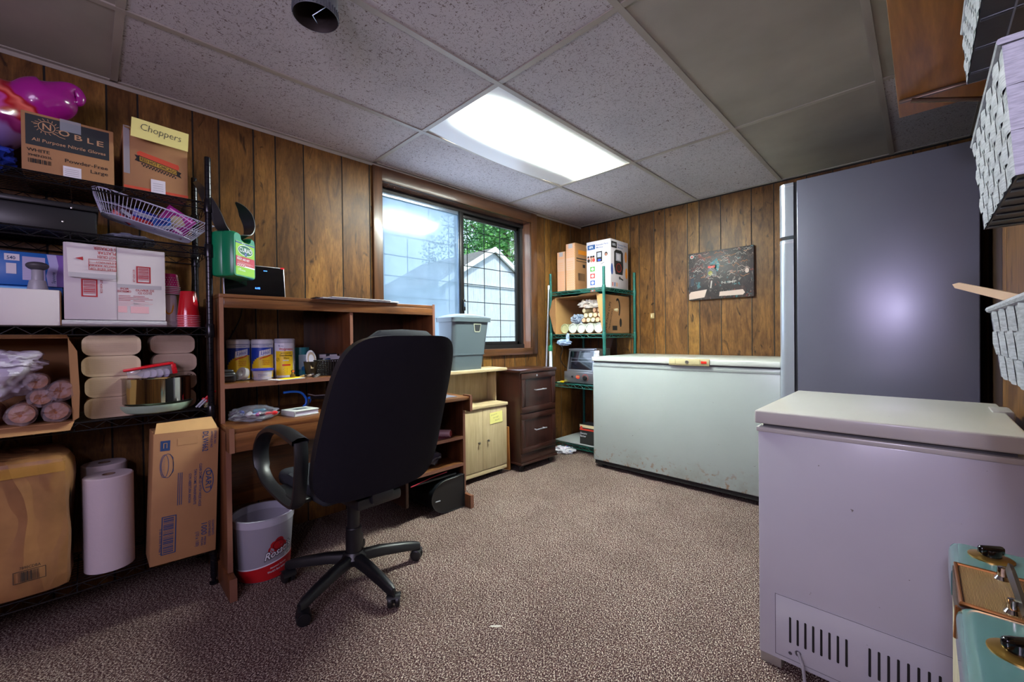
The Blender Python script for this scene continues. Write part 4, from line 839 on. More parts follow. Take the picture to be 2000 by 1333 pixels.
f = Face(b, (.136, -.535, ZS), UY, UZ); f.rect(.02, .03, .07, .11, M('teal_print_light', '#bcd8e4', .4)); f.ell(.045, .035, .012, .012, M('teal_print_blue', '#2a7ab8', .4), 2)
solo(b, 'wipes_pouch', 'teal and pale blue soft wipes pack behind the hair brush', 'pouch')
# woven basket with contents
m_bask = M('black_woven_plastic', '#15130f', .4, spec=.5); BX, BY, bw, bl = .22, -.395, .05, .085
t = thing('woven_basket', (BX, BY, ZS), 'small black woven plastic basket of odds and ends on the hutch shelf', 'basket')
b = MB(); h_ = .078
for j in range(9):
    lv = j/8; a, c = bw+.008*lv, bl+.010*lv; b.tube([(BX+p[0], BY+p[1], ZS+.003+h_*lv) for p in rr_pts(a, c, .018, 4)], .0036 if j in (0, 8) else .0028, m_bask, 6, closed=True)
q0 = resample(rr_pts(bw, bl, .018, 4), 44); q1 = resample(rr_pts(bw+.008, bl+.01, .018, 4), 44)
for i in range(44):
    b.tube([(BX+q0[i][0], BY+q0[i][1], ZS+.002), (BX+q1[i][0], BY+q1[i][1], ZS+.003+h_)], .0038, m_bask, 6)
b.box(BX-bw, BX+bw, BY-bl, BY+bl, ZS, ZS+.003, m_bask); b.build('body', t)
b = MB(); b.box(BX-.035, BX-.02, BY-.04, BY+.07, ZS+.02, ZS+.115, M('black_box_print', '#1a1a22', .4), .002); f = Face(b, (BX-.02, BY-.04, ZS+.02), UY, UZ); f.rect(.005, .07, .04, .09, m_label); f.rect(.06, .072, .1, .088, m_label); solo(b, 'cartridge_box', 'black and white printed box standing at the back of the black basket', 'box')
b = MB(); b.grid(lambda u, v: (BX+.0+.02*v, BY-.03+.1*u, ZS+.06+.035*v+.01*sin(pi*u)), 10, 5, m_wh); f = Face(b, (BX+.012, BY-.03, ZS+.065), UY, UZ); f.rect(.01, .005, .04, .025, m_blueink); solo(b, 'plastic_packet', 'clear and white packet with blue print lying in the black basket', 'packet')
b = MB(); b.box(BX-.01, BX+.01, BY+.06, BY+.085, ZS+.02, ZS+.11, M('pastel_box', '#b9a57a', .5), .002); b.box(BX-.009, BX+.0105, BY+.06, BY+.085, ZS+.09, ZS+.112, M('pink_print', '#c07a8a', .5)); solo(b, 'small_carton', 'small pink and tan carton at the right end of the black basket', 'box')
t = thing('hair_brush', (.25, -.5, ZS), 'oval beige hair brush standing upright at the left of the black basket', 'brush')
m_beige = M('beige_pad', '#a99886', .6); b = MB(); R_ = mrot((.262, -.497, ZS+.088), 0, 78, 0)
b.lathe([(0, 0), (.022, .0), (.0255, .003), (.0255, .006), (.022, .009), (0, .009)], (0, 0, 0), m_cwh, 32, sy=1.0, sx=1.9); b.v = [R_ @ v for v in b.v]; b.build('rim', t)
b = MB(); b.lathe([(0, .008), (.020, .0095), (.021, .008)], (0, 0, 0), m_beige, 32, sx=1.9); b.v = [R_ @ v for v in b.v]; b.build('pad', t)
t = thing('dark_cup', (.26, -.49, ZS), 'dark tapered pen cup with a small cream sticker holding the hair brush', 'cup')
b = MB(); b.lathe([(.022, ZS), (.024, ZS+.004), (.034, ZS+.078), (.031, ZS+.078), (.021, ZS+.006), (0, ZS+.006)], (.258, -.497, 0), M('dark_brown_plastic', '#241d10', .3, spec=.6), 4*8); f = Face(b, (.287, -.515, ZS+.042), UY, UZ); f.rect(.008, 0, .022, .017, M('cream_sticker', '#b8a878', .6)); b.build('body', t)
# desk clutter in front of the canisters
b = MB(); b.box(.235, .30, -.893, -.835, ZS, ZS+.048, m_bbox, .014, 4); b.box(.24, .295, -.887, -.845, ZS+.04, ZS+.058, m_bbox, .008, 3); b.tube([(.30, -.885, ZS+.03), (.302, -.85, ZS+.03)], .003, m_gd); solo(b, 'tape_dispenser', 'glossy black tape dispenser at the left end of the hutch shelf', 'tape dispenser')
b = MB(); b.lathe([(.014, 0), (.030, 0), (.030, .02), (.014, .02), (.014, 0)], (.262, -.797, ZS+.031), M('clear_tape_roll', '#a9a6a6', .15, alpha=.75, spec=.8), 32, M=Matrix.Rotation(radians(70), 4, 'X') @ Matrix.Rotation(radians(25), 4, 'Y')); solo(b, 'tape_roll', 'clear packing tape roll standing beside the tape dispenser', 'tape')
t = thing('plastic_tub', (.27, -.73, ZS), 'clear plastic tub with a blue lid in front of the Lysol canisters', 'tub')
b = MB(); b.lathe([(.030, ZS), (.033, ZS+.003), (.038, ZS+.046), (.036, ZS+.046), (.031, ZS+.004), (0, ZS+.003)], (.275, -.725, 0), m_clearp, 32, sy=1.15); b.build('body', t)
b = MB(); b.lathe([(.038, ZS+.046), (.042, ZS+.047), (.042, ZS+.054), (.036, ZS+.056), (0, ZS+.0555)], (.275, -.725, 0), M('blue_lid', '#1f2f9e', .3), 32, sy=1.15); b.build('lid', t)
b = MB(); b.M = mrot((.27, -.725, ZS+.022), 0, 0, 30); b.box(-.006, .006, -.02, .025, -.006, .006, m_bbox, .003); b.M = mrot((.28, -.74, ZS+.014), 40, 0, 80); b.box(-.006, .006, -.02, .02, -.005, .005, M('tin', '#8d8f94', .3, .7), .003); b.build('contents', t)
b = MB(); b.lathe([(.012, ZS+.003), (.0125, ZS+.018), (.007, ZS+.022), (.005, ZS+.03), (.0075, ZS+.035), (.007, ZS+.041), (0, ZS+.044)], (.315, -.603, 0), M('amber_resin', '#6a5316', .3), 20); b.lathe([(0, 0), (.005, .001), (.005, .003), (0, .003)], (.322, -.603, ZS+.036), M('orange_dot', '#d0601f', .4), 12, M=Matrix.Rotation(pi/2, 4, 'Y')); solo(b, 'rubber_stamp', 'tiny amber stamp with an orange dot in front of the Walgreens canister', 'stamp')
b = MB(); b.M = mrot((.33, -.63, ZS+.0012), 0, 0, 18); b.box(-.04, .04, -.075, .065, 0, .0015, m_wh); solo(b, 'paper_sheet', 'small white paper under the yellow notes on the hutch shelf', 'paper')
b = MB(); b.M = mrot((.335, -.625, ZS+.0032), 2, 0, 24); b.box(-.028, .028, -.045, .05, 0, .002, M('bright_yellow', '#e8cc10', .6)); solo(b, 'sticky_notes', 'bright yellow sticky note on a white sheet at the hutch shelf edge', 'note')
m_knf = M('pocket_knife_steel', '#a5a8ad', .25, .8); m_knb = M('pocket_knife_black', '#26221c', .4)
def knife(x, y, rz, l, mats, label):
    b = MB(); b.M = mrot((x, y, ZS+.006), 18, 0, rz); b.box(-.008, .008, -l/2, l/2, -.005, .005, mats[0], .005); b.box(-.0085, .0085, -l/4, l/4, -.0055, .0055, mats[1], .002); solo(b, 'pocket_tool', label, 'tool')
knife(.30, -.555, -20, .05, (m_knb, M('tan_inlay', '#a98a4a', .5)), 'small black and tan pocket tool, leftmost beside the stamp'); knife(.285, -.515, -25, .05, (m_knf, m_beige), 'silver and beige pocket tool lying behind the two others'); knife(.33, -.495, 30, .05, (m_knb, m_knf), 'dark pocket tool with a silver end, nearest the black basket')
# desktop clutter
ZD = .6925
t = thing('zip_bag', (.38, -.80, ZD), 'clear zip bag stuffed with pens and trinkets on the left of the desk', 'bag')
b = MB(); b.blob((.38, -.79, ZD+.026), (.10, .095, .036), plastic_film('zip_film', '#8f909c', .38, .12), .25, 3.5, 4, 4, -.025); b.build('bag', t)
rg = random.Random(5)
for i, (c, dx, dy) in enumerate((('#2b6fd0', .01, .0), ('#b02a8a', .04, .01), ('#c8c2cc', .05, -.03), ('#1a1a2a', .02, .04), ('#c41a20', .06, .055), ('#2a3f8a', -.03, -.04), ('#d8d4dc', .03, -.01), ('#4a3040', .045, .03), ('#2f7f9a', -.02, .03))):
    b = MB(); b.M = mrot((.38+dx, -.79+dy, ZD+.022+.006*(i % 3)), rg.uniform(-30, 30), 90, rg.uniform(0, 180)); b.lathe([(.002, -.028), (.008, -.022), (.009, .018), (.004, .026), (0, .027)], (0, 0, 0), M('trinket_%s' % ('blue', 'magenta', 'silver', 'black', 'red', 'navy', 'white', 'plum', 'teal')[i], c, .35), 12); b.build('trinket', t)
b = MB(); b.M = mrot((.40, -.60, ZD+.0005), 0, 0, 12); m_alb = M('album_white', '#c3c9c4', .45); b.box(-.06, .055, -.055, .065, 0, .003, m_alb, .001); b.box(-.058, .05, -.053, .063, .003, .021, M('album_pages', '#b5b0bf', .7)); b.box(-.06, .055, -.055, .065, .021, .025, m_alb, .001); b.box(-.06, .055, -.058, -.053, 0, .025, m_alb, .001)
f = Face(b, (.05, -.055, .0252), (0, 1, 0), (-1, 0, 0)); f.rect(.03, .03, .09, .075, M('album_photo', '#45505a', .4)); f.rect(.045, .04, .075, .06, M('album_photo_light', '#8a969a', .4), 2)
for k in range(3): b.tube([(.055, -.0585, .006+k*.006), (.06, -.0585, .006+k*.006)], .0012, m_ink)
solo(b, 'photo_album', 'small white photo album with a dark cover picture on the desk', 'album')
t = thing('pliers', (.25, -.5, ZD), 'blue-handled pliers lying behind the photo album', 'pliers')
m_bgrip = M('blue_grip', '#1b62c8', .35); b = MB(); b.tube(catmull([(.26, -.63, ZD+.095), (.26, -.585, ZD+.096), (.255, -.545, ZD+.086), (.25, -.52, ZD+.055), (.25, -.52, ZD+.025), (.25, -.535, ZD+.012)]), .006, m_bgrip, 10); b.build('handle', t)
b = MB(); b.tube([(.25, -.505, ZD+.06), (.25, -.50, ZD+.045), (.25, -.505, ZD+.03)], .007, m_bgrip, 10); b.build('handle', t)
b = MB(); b.tube(catmull([(.25, -.51, ZD+.012), (.25, -.50, ZD+.05), (.24, -.47, ZD+.05), (.23, -.42, ZD+.045), (.22, -.36, ZD+.04)]), [.007]*9+[.009]*16+[.005]*8, m_knf if 0 else m_bbox, 10); b.tube([(.25, -.51, ZD+.075), (.24, -.47, ZD+.062), (.23, -.40, ZD+.058)], .003, m_silver, 8); b.build('jaws', t)
b = MB(); b.blob((.43, .17, ZD+.012), (.03, .022, .014), m_bbox, .05, 1, 1, 3, -.011); solo(b, 'computer_mouse', 'black mouse half hidden by the chair on the right end of the desk', 'mouse')
b = MB(); b.box(.38, .5, .12, .28, ZD, ZD+.0015, M('grey_mat', '#5a5a66', .6)); solo(b, 'mouse_mat', 'thin grey mat under the black mouse', 'mat')
# things in the desk's side shelves
t = thing('bag_roll', (.38, .25, .44), 'roll of pink and white plastic bags on the upper side shelf of the desk', 'roll')
m_pinkp = M('pink_plastic', '#c9a3ae', .3, spec=.6); b = MB(); R_ = Matrix.Rotation(radians(-60), 4, 'Z') @ Matrix.Rotation(pi/2, 4, 'Y')
b.lathe([(.008, 0), (.022, 0), (.022, .2), (.008, .2)], (.30, .13, .463), m_pinkp, 24, M=Matrix.Rotation(radians(38), 4, 'Z') @ Matrix.Rotation(pi/2, 4, 'Y')); b.build('roll', t)
b = MB(); b.lathe([(.006, 0), (.017, 0), (.017, .004), (.006, .004)], (.4585, .2535, .463), M('roll_core_red', '#b5474a', .5), 24, M=Matrix.Rotation(radians(38), 4, 'Z') @ Matrix.Rotation(pi/2, 4, 'Y')); b.build('core', t)
b = MB(); b.lathe([(.006, 0), (.018, 0), (.018, .18), (.006, .18)], (.24, .16, .459), M('white_roll_plastic', '#b5b2c0', .3), 20, M=Matrix.Rotation(radians(20), 4, 'Z') @ Matrix.Rotation(pi/2, 4, 'Y')); solo(b, 'white_roll', 'thinner white plastic roll behind the pink bag roll', 'roll')
b = MB(); b.grid(lambda u, v: (.25+.22*u, .06+.2*v, .4415+.004*noise.noise(V((u*5, v*5, 1)))), 12, 12, M('maroon_sheet', '#7a2438', .3)); b.box(.42, .47, .05, .085, .4405, .462, m_redlid, .004); solo(b, 'red_folder', 'crumpled maroon plastic sheet lying under the bag rolls', 'sheet')
b = MB(); b.blob((.33, .07, .50), (.08, .06, .05), M('slate_blue_plastic', '#4a6a84', .35), .3, 2.5, 3, 4, -.055); solo(b, 'blue_bag', 'slate blue plastic bag at the back of the upper side shelf', 'bag')
b = MB(); b.blob((.36, .12, .325), (.09, .1, .055), M('smoky_plastic', '#4c4a56', .3, spec=.7, bs=.5, bscale=20), .35, 3, 8, 4, -.05); solo(b, 'smoky_bag', 'smoky grey plastic bag on the lower side shelf of the desk', 'bag')
# black case on the floor
m_case_ = M('black_vinyl', '#101216', .35, spec=.6); t = thing('instrument_case', (.3, .14, 0), 'black hard case with a rounded end pushed under the side shelves of the desk', 'case')
b = MB(); pl = [(.325, .0), (.325, .2)] + [(.325-.0-.10+.0 - .10*sin(a)*1.0, .10+.10*cos(a)) for a in [pi*k/14 for k in range(15)]]
pl = [(.322, .004), (.322, .205), (.24, .20)] + [(.20-.10*sin(pi*k/14)*1.2, .102+.098*cos(pi*k/14)) for k in range(15)]
b.prism(pl, 'x', .06, .50, m_case_); b.build('body', t)
b = MB(); b.tube([(.5015, p[0], p[1]) for p in pl], .003, m_bbox, 6, closed=True); b.box(.5, .506, .105, .14, .085, .092, m_silver, .002); b.build('latch', t)
b = MB(); b.tube([(.49, -.05, .215), (.47, .1, .228), (.46, .22, .232)], .003, M('crimson_strap', '#a01530', .5), 6); b.box(.40, .48, -.05, .28, .206, .22, m_case_, .006); solo(b, 'folded_strap', 'thin black sleeve with a crimson strap lying on the black case', 'strap')
# ------------------------------------------------------------------ ice bucket
m_bkt = M('frosted_bucket', '#9d9aa6', .35, alpha=.82, spec=.6); m_bred = M('bucket_red', '#b01a20', .35); m_rose = M('rose_red', '#9a1420', .4)
BXc, BYc = .405, -.765
bt = thing('ice_bucket', (BXc, BYc, 0), "frosted plastic bucket with a red base and Rosati's rose logo under the desk", 'bucket')
b = MB(); rr0, rr1, hb = .103, .122, .275; b.lathe([(0, .002), (rr0-.004, .0), (rr0, .006), (rr1, hb-.03), (rr1-.003, hb-.03), (rr0-.003, .008), (0, .006)], (BXc, BYc, 0), m_bkt, 64)
rb_ = lambda v: rr0 + (rr1-rr0)*v/hb + .0005
a0 = math.atan2(CAM.y-BYc, CAM.x-BXc)+.12; f = Face(b, (0, 0, 0), UY, UZ, wrap=((BXc, BYc, 0), rb_, a0))
def wrect(u0, v0a, v0b, n, top, mat, L):
    vs = []
    for i in range(n+1):
        u = u0[0]+(u0[1]-u0[0])*i/n; vs += [f.P(u, v0a, L), f.P(u, v0b if not callable(top) else top(u), L)]
    b.add(vs, [(2*i, 2*i+2, 2*i+3, 2*i+1) for i in range(n)], mat)
wrect((-.36, .36), .006, .07, 80, lambda u: .073+.018*sin(u*9+.2), m_wh, 1); wrect((-.36, .36), .006, .07, 80, lambda u: .068+.018*sin(u*9+.2), m_bred, 2)
for k, (a, c, r) in enumerate(((.045, .145, .034), (.025, .135, .022), (.065, .14, .022), (.05, .165, .02), (.03, .155, .018), (.06, .125, .02))): f.ell(a, c, r, r*.9, m_rose if k % 2 else m_bred, 1+k*.3)
f.ring(.047, .150, .016, .014, .003, m_bred, 4); f.ring(.047, .150, .026, .022, .003, M('rose_dark', '#5e0a12', .4), 4)
f.text("Rosati's", -.012, .094, .034, m_inkpan, w=.118, shear=.2, L=5, arc=.24, bold=.05); f.text("Rosati's", -.010, .096, .032, m_wh, w=.112, shear=.2, L=7, arc=.24, bold=.01); f.text('ICE', .07, .088, .016, m_wh, shear=.2, L=7, arc=.24)
f.text("America's Favorite", .01, .052, .008, m_wh, w=.07, L=4, arc=.12); f.text("World's Best Italian Ice", -.0, .034, .009, m_wh, w=.09, L=4, arc=.12); b.build('body', bt)
b = MB(); b.lathe([(rr1-.004, hb-.032), (rr1+.003, hb-.032), (rr1+.004, hb-.004), (rr1+.006, hb-.003), (rr1+.006, hb), (rr1-.004, hb), (rr1-.004, hb-.032)], (BXc, BYc, 0), M('frosted_rim', '#aaa8b6', .3), 64); b.build('rim', bt)
# ------------------------------------------------------------------ office chair
m_fab = M('black_mesh_fabric', '#16141c', .95, bs=.5, bscale=400, spec=.2); m_fabg = M('charcoal_fabric', '#2c2e33', .95, bs=.5, bscale=300, spec=.2); m_nyl = M('black_nylon', '#0f1014', .42, spec=.6, bs=.1, bscale=200)
CX, CY, CA = .778, -.513, radians(184)
ch = thing('office_chair', (CX, CY, 0), 'black high-back office chair on a five-star castor base, facing the desk', 'chair')
def L2(x, y, z): return V((CX + x*cos(CA) - y*sin(CA), CY + x*sin(CA) + y*cos(CA), z))
CM = Matrix.Translation((CX, CY, 0)) @ Matrix.Rotation(CA, 4, 'Z')
# backrest: superellipse outline, padded, reclined
def backrest(x0, w0, w1, z0, z1, th, bulge, nu=22, nv=26):
    b = MB(); vs = []
    def P(u, v, side):  # u -1..1 across, v -1..1 up
        m = max(abs(u), abs(v)) or 1e-6
        e = (abs(u)**5.5+abs(v)**5.5)**(1/5.5)/m if m > 1e-5 else 1
        uu, vv = u/e, v/e; t = (vv+1)/2; w = w0 + (w1-w0)*t + .02*sin(pi*t)
        edge = max(abs(u), abs(v))**3; z = z0+(z1-z0)*t; x = x0 - .05*t - .17*t*t**.3
        d = th*(1-edge*.82)**.5
        return (x + (side*d/2 + (bulge*(1-uu*uu)*-1 if side < 0 else .0)) + .03*uu*uu, uu*w/2, z)
    b.M = CM
    for s in (-1, 1): b.grid(lambda u, v: P(u*2-1, v*2-1, s), nu, nv, m_fab)
    n = nu; rim = []
    for i in range(nu+1): rim.append((i/nu*2-1, -1))
    for i in range(1, nv+1): rim.append((1, i/nv*2-1))
    for i in range(1, nu+1): rim.append((1-i/nu*2, 1))
    for i in range(1, nv): rim.append((-1, 1-i/nv*2))
    vs = [P(u, v, -1) for u, v in rim] + [P(u, v, 1) for u, v in rim]; k = len(rim)
    b.add(vs, [(i, (i+1) % k, k+(i+1) % k, k+i) for i in range(k)], m_nyl); return b
b = backrest(-.215, .555, .48, .445, 1.062, .075, .012)
b.build('backrest', ch)
b = MB(); b.M = CM @ mrot((-.372, 0, .998), 0, -14, 0)
b.lathe([(0, -.16), (.05, -.155), (.085, -.10), (.09, 0), (.085, .10), (.05, .155), (0, .16)], (0, 0, 0), m_fabg, 28, M=Matrix.Rotation(pi/2, 4, 'X') @ Matrix.Diagonal((.72, 1, 1, 1))); b.build('headrest', ch)
b = MB(); b.M = CM; b.grid(lambda u, v: (-.19+.42*u, (v-.5)*.44*(1-.12*(2*u-1)**4), .515 - .02*(2*v-1)**2 - (.05*max(0, u-.75)/.25)**1 - .0), 12, 12, m_fabg)
b.box(-.20, .23, -.225, .225, .43, .50, m_fabg, .03, 3); b.build('seat', ch)
b = MB(); b.M = CM; b.box(-.22, .1, -.10, .10, .385, .432, m_nyl, .015); b.box(-.24, -.12, -.05, .05, .405, .45, m_nyl, .01); b.build('mechanism', ch)
for s in (1, -1):
    b = MB(); b.M = CM; y = (.285 if s > 0 else .255)*s
    path = catmull([(-.165, y, .685), (-.03, y, .705), (.08, y, .700), (.17, y, .665), (.222, y, .60), (.212, y, .53), (.15, y, .48), (.03, y, .455), (-.08, y, .445), (-.13, y, .455), (-.155, y, .52), (-.17, y, .62), (-.165, y, .685)], 5)
    n = len(path); vs = []
    for i, p in enumerate(path):
        t = (path[min(i+1, n-1)]-path[max(i-1, 0)]).normalized(); w = V((0, 1, 0)); nn = t.cross(w); frac = i/n; wd = (.030 if frac < .42 else .024); th = .018 if frac < .25 else .013
        for k in range(8): a = 2*pi*k/8+pi/8; vs.append(p + w*wd*cos(a)*1.05 + nn*th*sin(a))
    b.add(vs, [(i*8+k, i*8+(k+1) % 8, (i+1)*8+(k+1) % 8, (i+1)*8+k) for i in range(n-1) for k in range(8)], m_nyl)
    b.box(-.12, .12, y-(.06 if s > 0 else 0), y+(0 if s > 0 else .06), .445, .462, m_nyl, .006); b.build('armrest', ch, ang=50)
b = MB(); b.tube([(CX, CY+.06, .405), (.69, -.30, .40), (.66, -.235, .395)], .006, m_nyl, 8); b.blob((.655, -.225, .395), (.02, .028, .011), M('pale_lever', '#7f9a92', .35), .0, 1, 1, 3); b.build('lever', ch)
b = MB(); b.lathe([(.0, .09), (.037, .09), (.034, .11), (.032, .235), (.030, .238), (.026, .238), (.025, .39)], (CX, CY, 0), m_nyl, 32); b.build('gas_column', ch)
b = MB(); b.lathe([(0, .085), (.048, .085), (.052, .11), (.038, .135), (0, .135)], (CX, CY, 0), m_nyl, 32)
AZ = [math.atan2(-.272, .134), math.atan2(-.212, -.224), math.atan2(.023, .318), math.atan2(.296, .056), math.atan2(.165, -.283)]
b.build('base_hub', ch)
for a in AZ:
    d = V((cos(a), sin(a), 0)); s_ = V((-sin(a), cos(a), 0)); b = MB(); st = [(.03, .024, .088, .128), (.12, .021, .082, .122), (.22, .018, .068, .105), (.275, .0165, .058, .092), (.30, .010, .058, .082)]; vs = []
    for r, w, z0, z1 in st:
        c = V((CX, CY, 0))+d*r; vs += [c+s_*w*1.0+Z*z0, c+s_*w*.95+Z*(z1-.008), c+s_*w*.5+Z*z1, c-s_*w*.5+Z*z1, c-s_*w*.95+Z*(z1-.008), c-s_*w+Z*z0]
    b.add(vs, [tuple(range(6)), tuple(24+k for k in range(5, -1, -1))] + [(i*6+k, i*6+(k+1) % 6, (i+1)*6+(k+1) % 6, (i+1)*6+k) for i in range(4) for k in range(6)], m_nyl)
    leg = b.build('base_leg', ch, ang=50)
    c = V((CX, CY, 0))+d*.297; th = a + .9; ax = V((cos(th), sin(th), 0)); b = MB(); R_ = Matrix.Rotation(th, 4, 'Z') @ Matrix.Rotation(pi/2, 4, 'Y'); hc = c + Matrix.Rotation(pi/2, 3, 'Z') @ ax*.012
    for s in (-1, 1): b.lathe([(0, 0), (.020, .001), (.0255, .005), (.0255, .014), (.022, .019), (0, .020)], hc+ax*(.004 if s > 0 else -.024)+Z*.0265, m_nyl, 24, M=R_)
    b.tube([hc+Z*.03-ax*.006, hc+Z*.03+ax*.006], .014, m_nyl, 12); b.tube([c+Z*.03, c+Z*.075], .007, m_nyl, 10)
    b.grid(lambda u, v: hc + ax*(-.026+.052*v) + (Matrix.Rotation(pi/2, 3, 'Z') @ ax)*(.0285*cos(pi*.05+u*pi*.75)) + Z*(.0265+.0285*sin(pi*.05+u*pi*.75)), 10, 2, m_nyl); b.build('castor', leg)
# ------------------------------------------------------------------ tan cart with doors
m_maple = wood('maple_laminate', '#ab9773', '#c0ae8a', 'Z', 7, .4, dark=lin('#8f7b58')); m_mapleY = wood('maple_laminate_level', '#ab9773', '#c0ae8a', 'Y', 7, .4, dark=lin('#8f7b58')); m_cast = M('castor_black', '#111214', .5); m_knob = M('brushed_nickel', '#8a8780', .3, .9)
tc = thing('computer_cart', (.12, .75, 0), 'pale maple laminate cart with two doors and an open cubby, by the window', 'cabinet')
def cp(name, *a, mat=m_maple, par=None, bev=.0015):
    b = MB(); b.box(*a, mat, bev); return b.build(name, par or tc)
TX, T0, T1 = .215, .535, .968
cp('bottom_panel', .02, TX, T0, T1, .045, .063, mat=m_mapleY); cp('side_panel', .02, TX, T0, T0+.016, .063, .53); cp('side_panel', .02, TX, T1-.016, T1, .063, .53)
cp('deck', .01, TX+.025, .46, T1+.006, .531, .553, mat=m_mapleY, bev=.004); cp('plinth', TX-.002, TX+.012, T0, T1, .04, .072, mat=m_mapleY)
cp('cubby_side', .01, .115, .955, .968, .553, .797); cp('cubby_side', .01, .115, .40, .413, .553, .797); cp('cubby_back', .01, .018, .413, .955, .553, .797); cp('top', .01, .225, .38, .985, .797, .820, mat=m_mapleY, bev=.004)
for (a, c, ky) in ((T0+.002, .7175, .675), (.7195, T1-.002, .765)):
    d = cp('door', TX, TX+.015, a, c, .075, .528); b = MB(); b.lathe([(.004, 0), (.004, .008), (.0085, .011), (.009, .016), (0, .018)], (TX+.015, ky, .285 if ky < .7 else .288), m_knob, 16, M=Matrix.Rotation(pi/2, 4, 'Y')); b.build('knob', d)
def castor(par, x, y, r=.019, zt=.045, mat=m_cast):
    b = MB(); b.lathe([(0, -.011), (r*.8, -.011), (r, -.007), (r, .007), (r*.8, .011), (0, .011)], (x, y, r), mat, 20, M=Matrix.Rotation(pi/2, 4, 'Y')); b.box(x-.014, x+.014, y-.008, y+.008, r, zt, mat, .003); b.build('castor', par)
for x in (.05, .185):
    for y in (.57, .93): castor(tc, x, y, .0185)
b = MB(); b.M = mrot((TX+.0165, .790, .404), 2, 0, 0); b.box(0, .0008, 0, .13, 0, .084, m_noteY); f = Face(b, (.0008, 0, 0), UY, UZ)
for k, (t_, w_) in enumerate((('Dutton', .06), ('through', .055), ('Packs', .045))): f.text(t_, .012+.02*k, .06-.022*k, .010, m_pen, w=w_, bold=-.012, shear=.2, arc=.1)
solo(b, 'sticky_note', 'yellow handwritten sticky note on the right door of the maple cart', 'note')
# swing-top bin
m_bin = M('grey_blue_plastic', '#505c62', .38, spec=.55, bs=.05, bscale=300); bn = thing('waste_bin', (.085, .65, .8205), 'grey-blue plastic swing-top bin standing on top of the maple cart', 'bin')
def taper(b, z0, z1, a, c, mat, r=.03):
    """a, c = (x0, x1, y0, y1) at z0 and z1"""
    def ring(q, z): cx, cy = (q[0]+q[1])/2, (q[2]+q[3])/2; return [(cx+p[0], cy+p[1], z) for p in rr_pts((q[1]-q[0])/2, (q[3]-q[2])/2, r, 5)]
    u, v = ring(a, z0), ring(c, z1); n = len(u); b.add(u+v, [(i, (i+1) % n, n+(i+1) % n, n+i) for i in range(n)] + [tuple(range(n-1, -1, -1)), tuple(range(n, 2*n))], mat)
b = MB(); A = (.0, .185, .478, .765); Bm = (-.0, .205, .520-.01, .82)
taper(b, .821, .93, (.02, .185, .485, .765), (.016, .194, .482, .780), m_bin); taper(b, .93, .94, (.012, .199, .476, .786), (.012, .199, .476, .786), m_bin); taper(b, .94, 1.185, (.014, .196, .480, .784), (.012, .215, .475, .815), m_bin); b.build('body', bn)
b = MB(); taper(b, 1.17, 1.20, (.004, .226, .462, .828), (.004, .228, .462, .830), m_bin); 
b.grid(lambda u, v: (.006+.219*u, .465+.362*v, 1.199+.034*abs(sin(pi*v)*sin(pi*u))**.42), 20, 28, m_bin); b.build('lid', bn)
b = MB(); b.M = mrot((.2115, .655, 1.095), 0, 4, 0); f = Face(b, (0, 0, 0), UY, UZ); f.poly([(0, .062), (.072, .062), (.064, .008), (.056, 0), (.016, 0), (.008, .008)], M('olive_trim', '#a5ab96', .4), 1); f.poly([(.006, .056), (.066, .056), (.058, .012), (.052, .007), (.020, .007), (.014, .012)], m_inkpan, 2); b.build('badge', bn)
# leaning board
b = MB(); b.M = mrot((.0, .0, .0), 0, -2, 0); b.box(.03, .235, .985, 1.000, .006, .345, wood('orange_pine', '#7d4a20', '#9a6431', 'Z', 8, .4), .002); b.M = None
solo(b, 'wooden_board', 'orange-brown wooden board on edge between the maple cart and the dark cabinet', 'board')
# dark file cabinet
m_esp = wood('espresso_wood', '#24110d', '#3b1d16', 'Z', 9, .3, coat=.35); m_espY = wood('espresso_wood_level', '#24110d', '#3b1d16', 'Y', 9, .28, coat=.4)
fc = thing('file_cabinet', (.18, 1.24, 0), 'dark espresso two-drawer wooden file cabinet on castors beside the maple cart', 'cabinet')
b = MB(); b.box(.03, .315, 1.03, 1.452, .07, .775, m_esp, .002); b.build('body', fc); b = MB(); b.box(.02, .335, 1.015, 1.465, .775, .80, m_espY, .006); b.build('top', fc)
b = MB(); b.box(.315, .322, 1.03, 1.452, .07, .14, m_espY, .002); b.box(.03, .335, 1.022, 1.46, .055, .072, m_espY, .003); b.build('plinth', fc)
for z0, z1 in ((.145, .452), (.462, .770)):
    b = MB(); a, c = 1.034, 1.448; b.box(.315, .322, a, c, z0, z1, m_esp)
    for q in ((a, c, z1-.045, z1), (a, c, z0, z0+.045), (a, a+.045, z0+.045, z1-.045), (c-.045, c, z0+.045, z1-.045)): b.box(.322, .331, *q, m_espY if q[1]-q[0] > .1 else m_esp, .003)
    d = b.build('drawer', fc); zc = (z0+z1)/2+.018; b = MB()
    b.tube([(.352, 1.175, zc), (.352, 1.305, zc)], .0055, m_silver, 10); b.tube([(.322, 1.19, zc), (.352, 1.19, zc)], .004, m_silver, 8); b.tube([(.322, 1.29, zc), (.352, 1.29, zc)], .004, m_silver, 8); b.build('handle', d)
b = MB(); b.lathe([(.008, 0), (.008, .003), (0, .0035)], (.331, 1.212, .748), m_silver, 18, M=Matrix.Rotation(pi/2, 4, 'Y')); b.build('lock', fc)
for x in (.07, .29):
    for y in (1.065, 1.42): castor(fc, x, y, .026, .056)
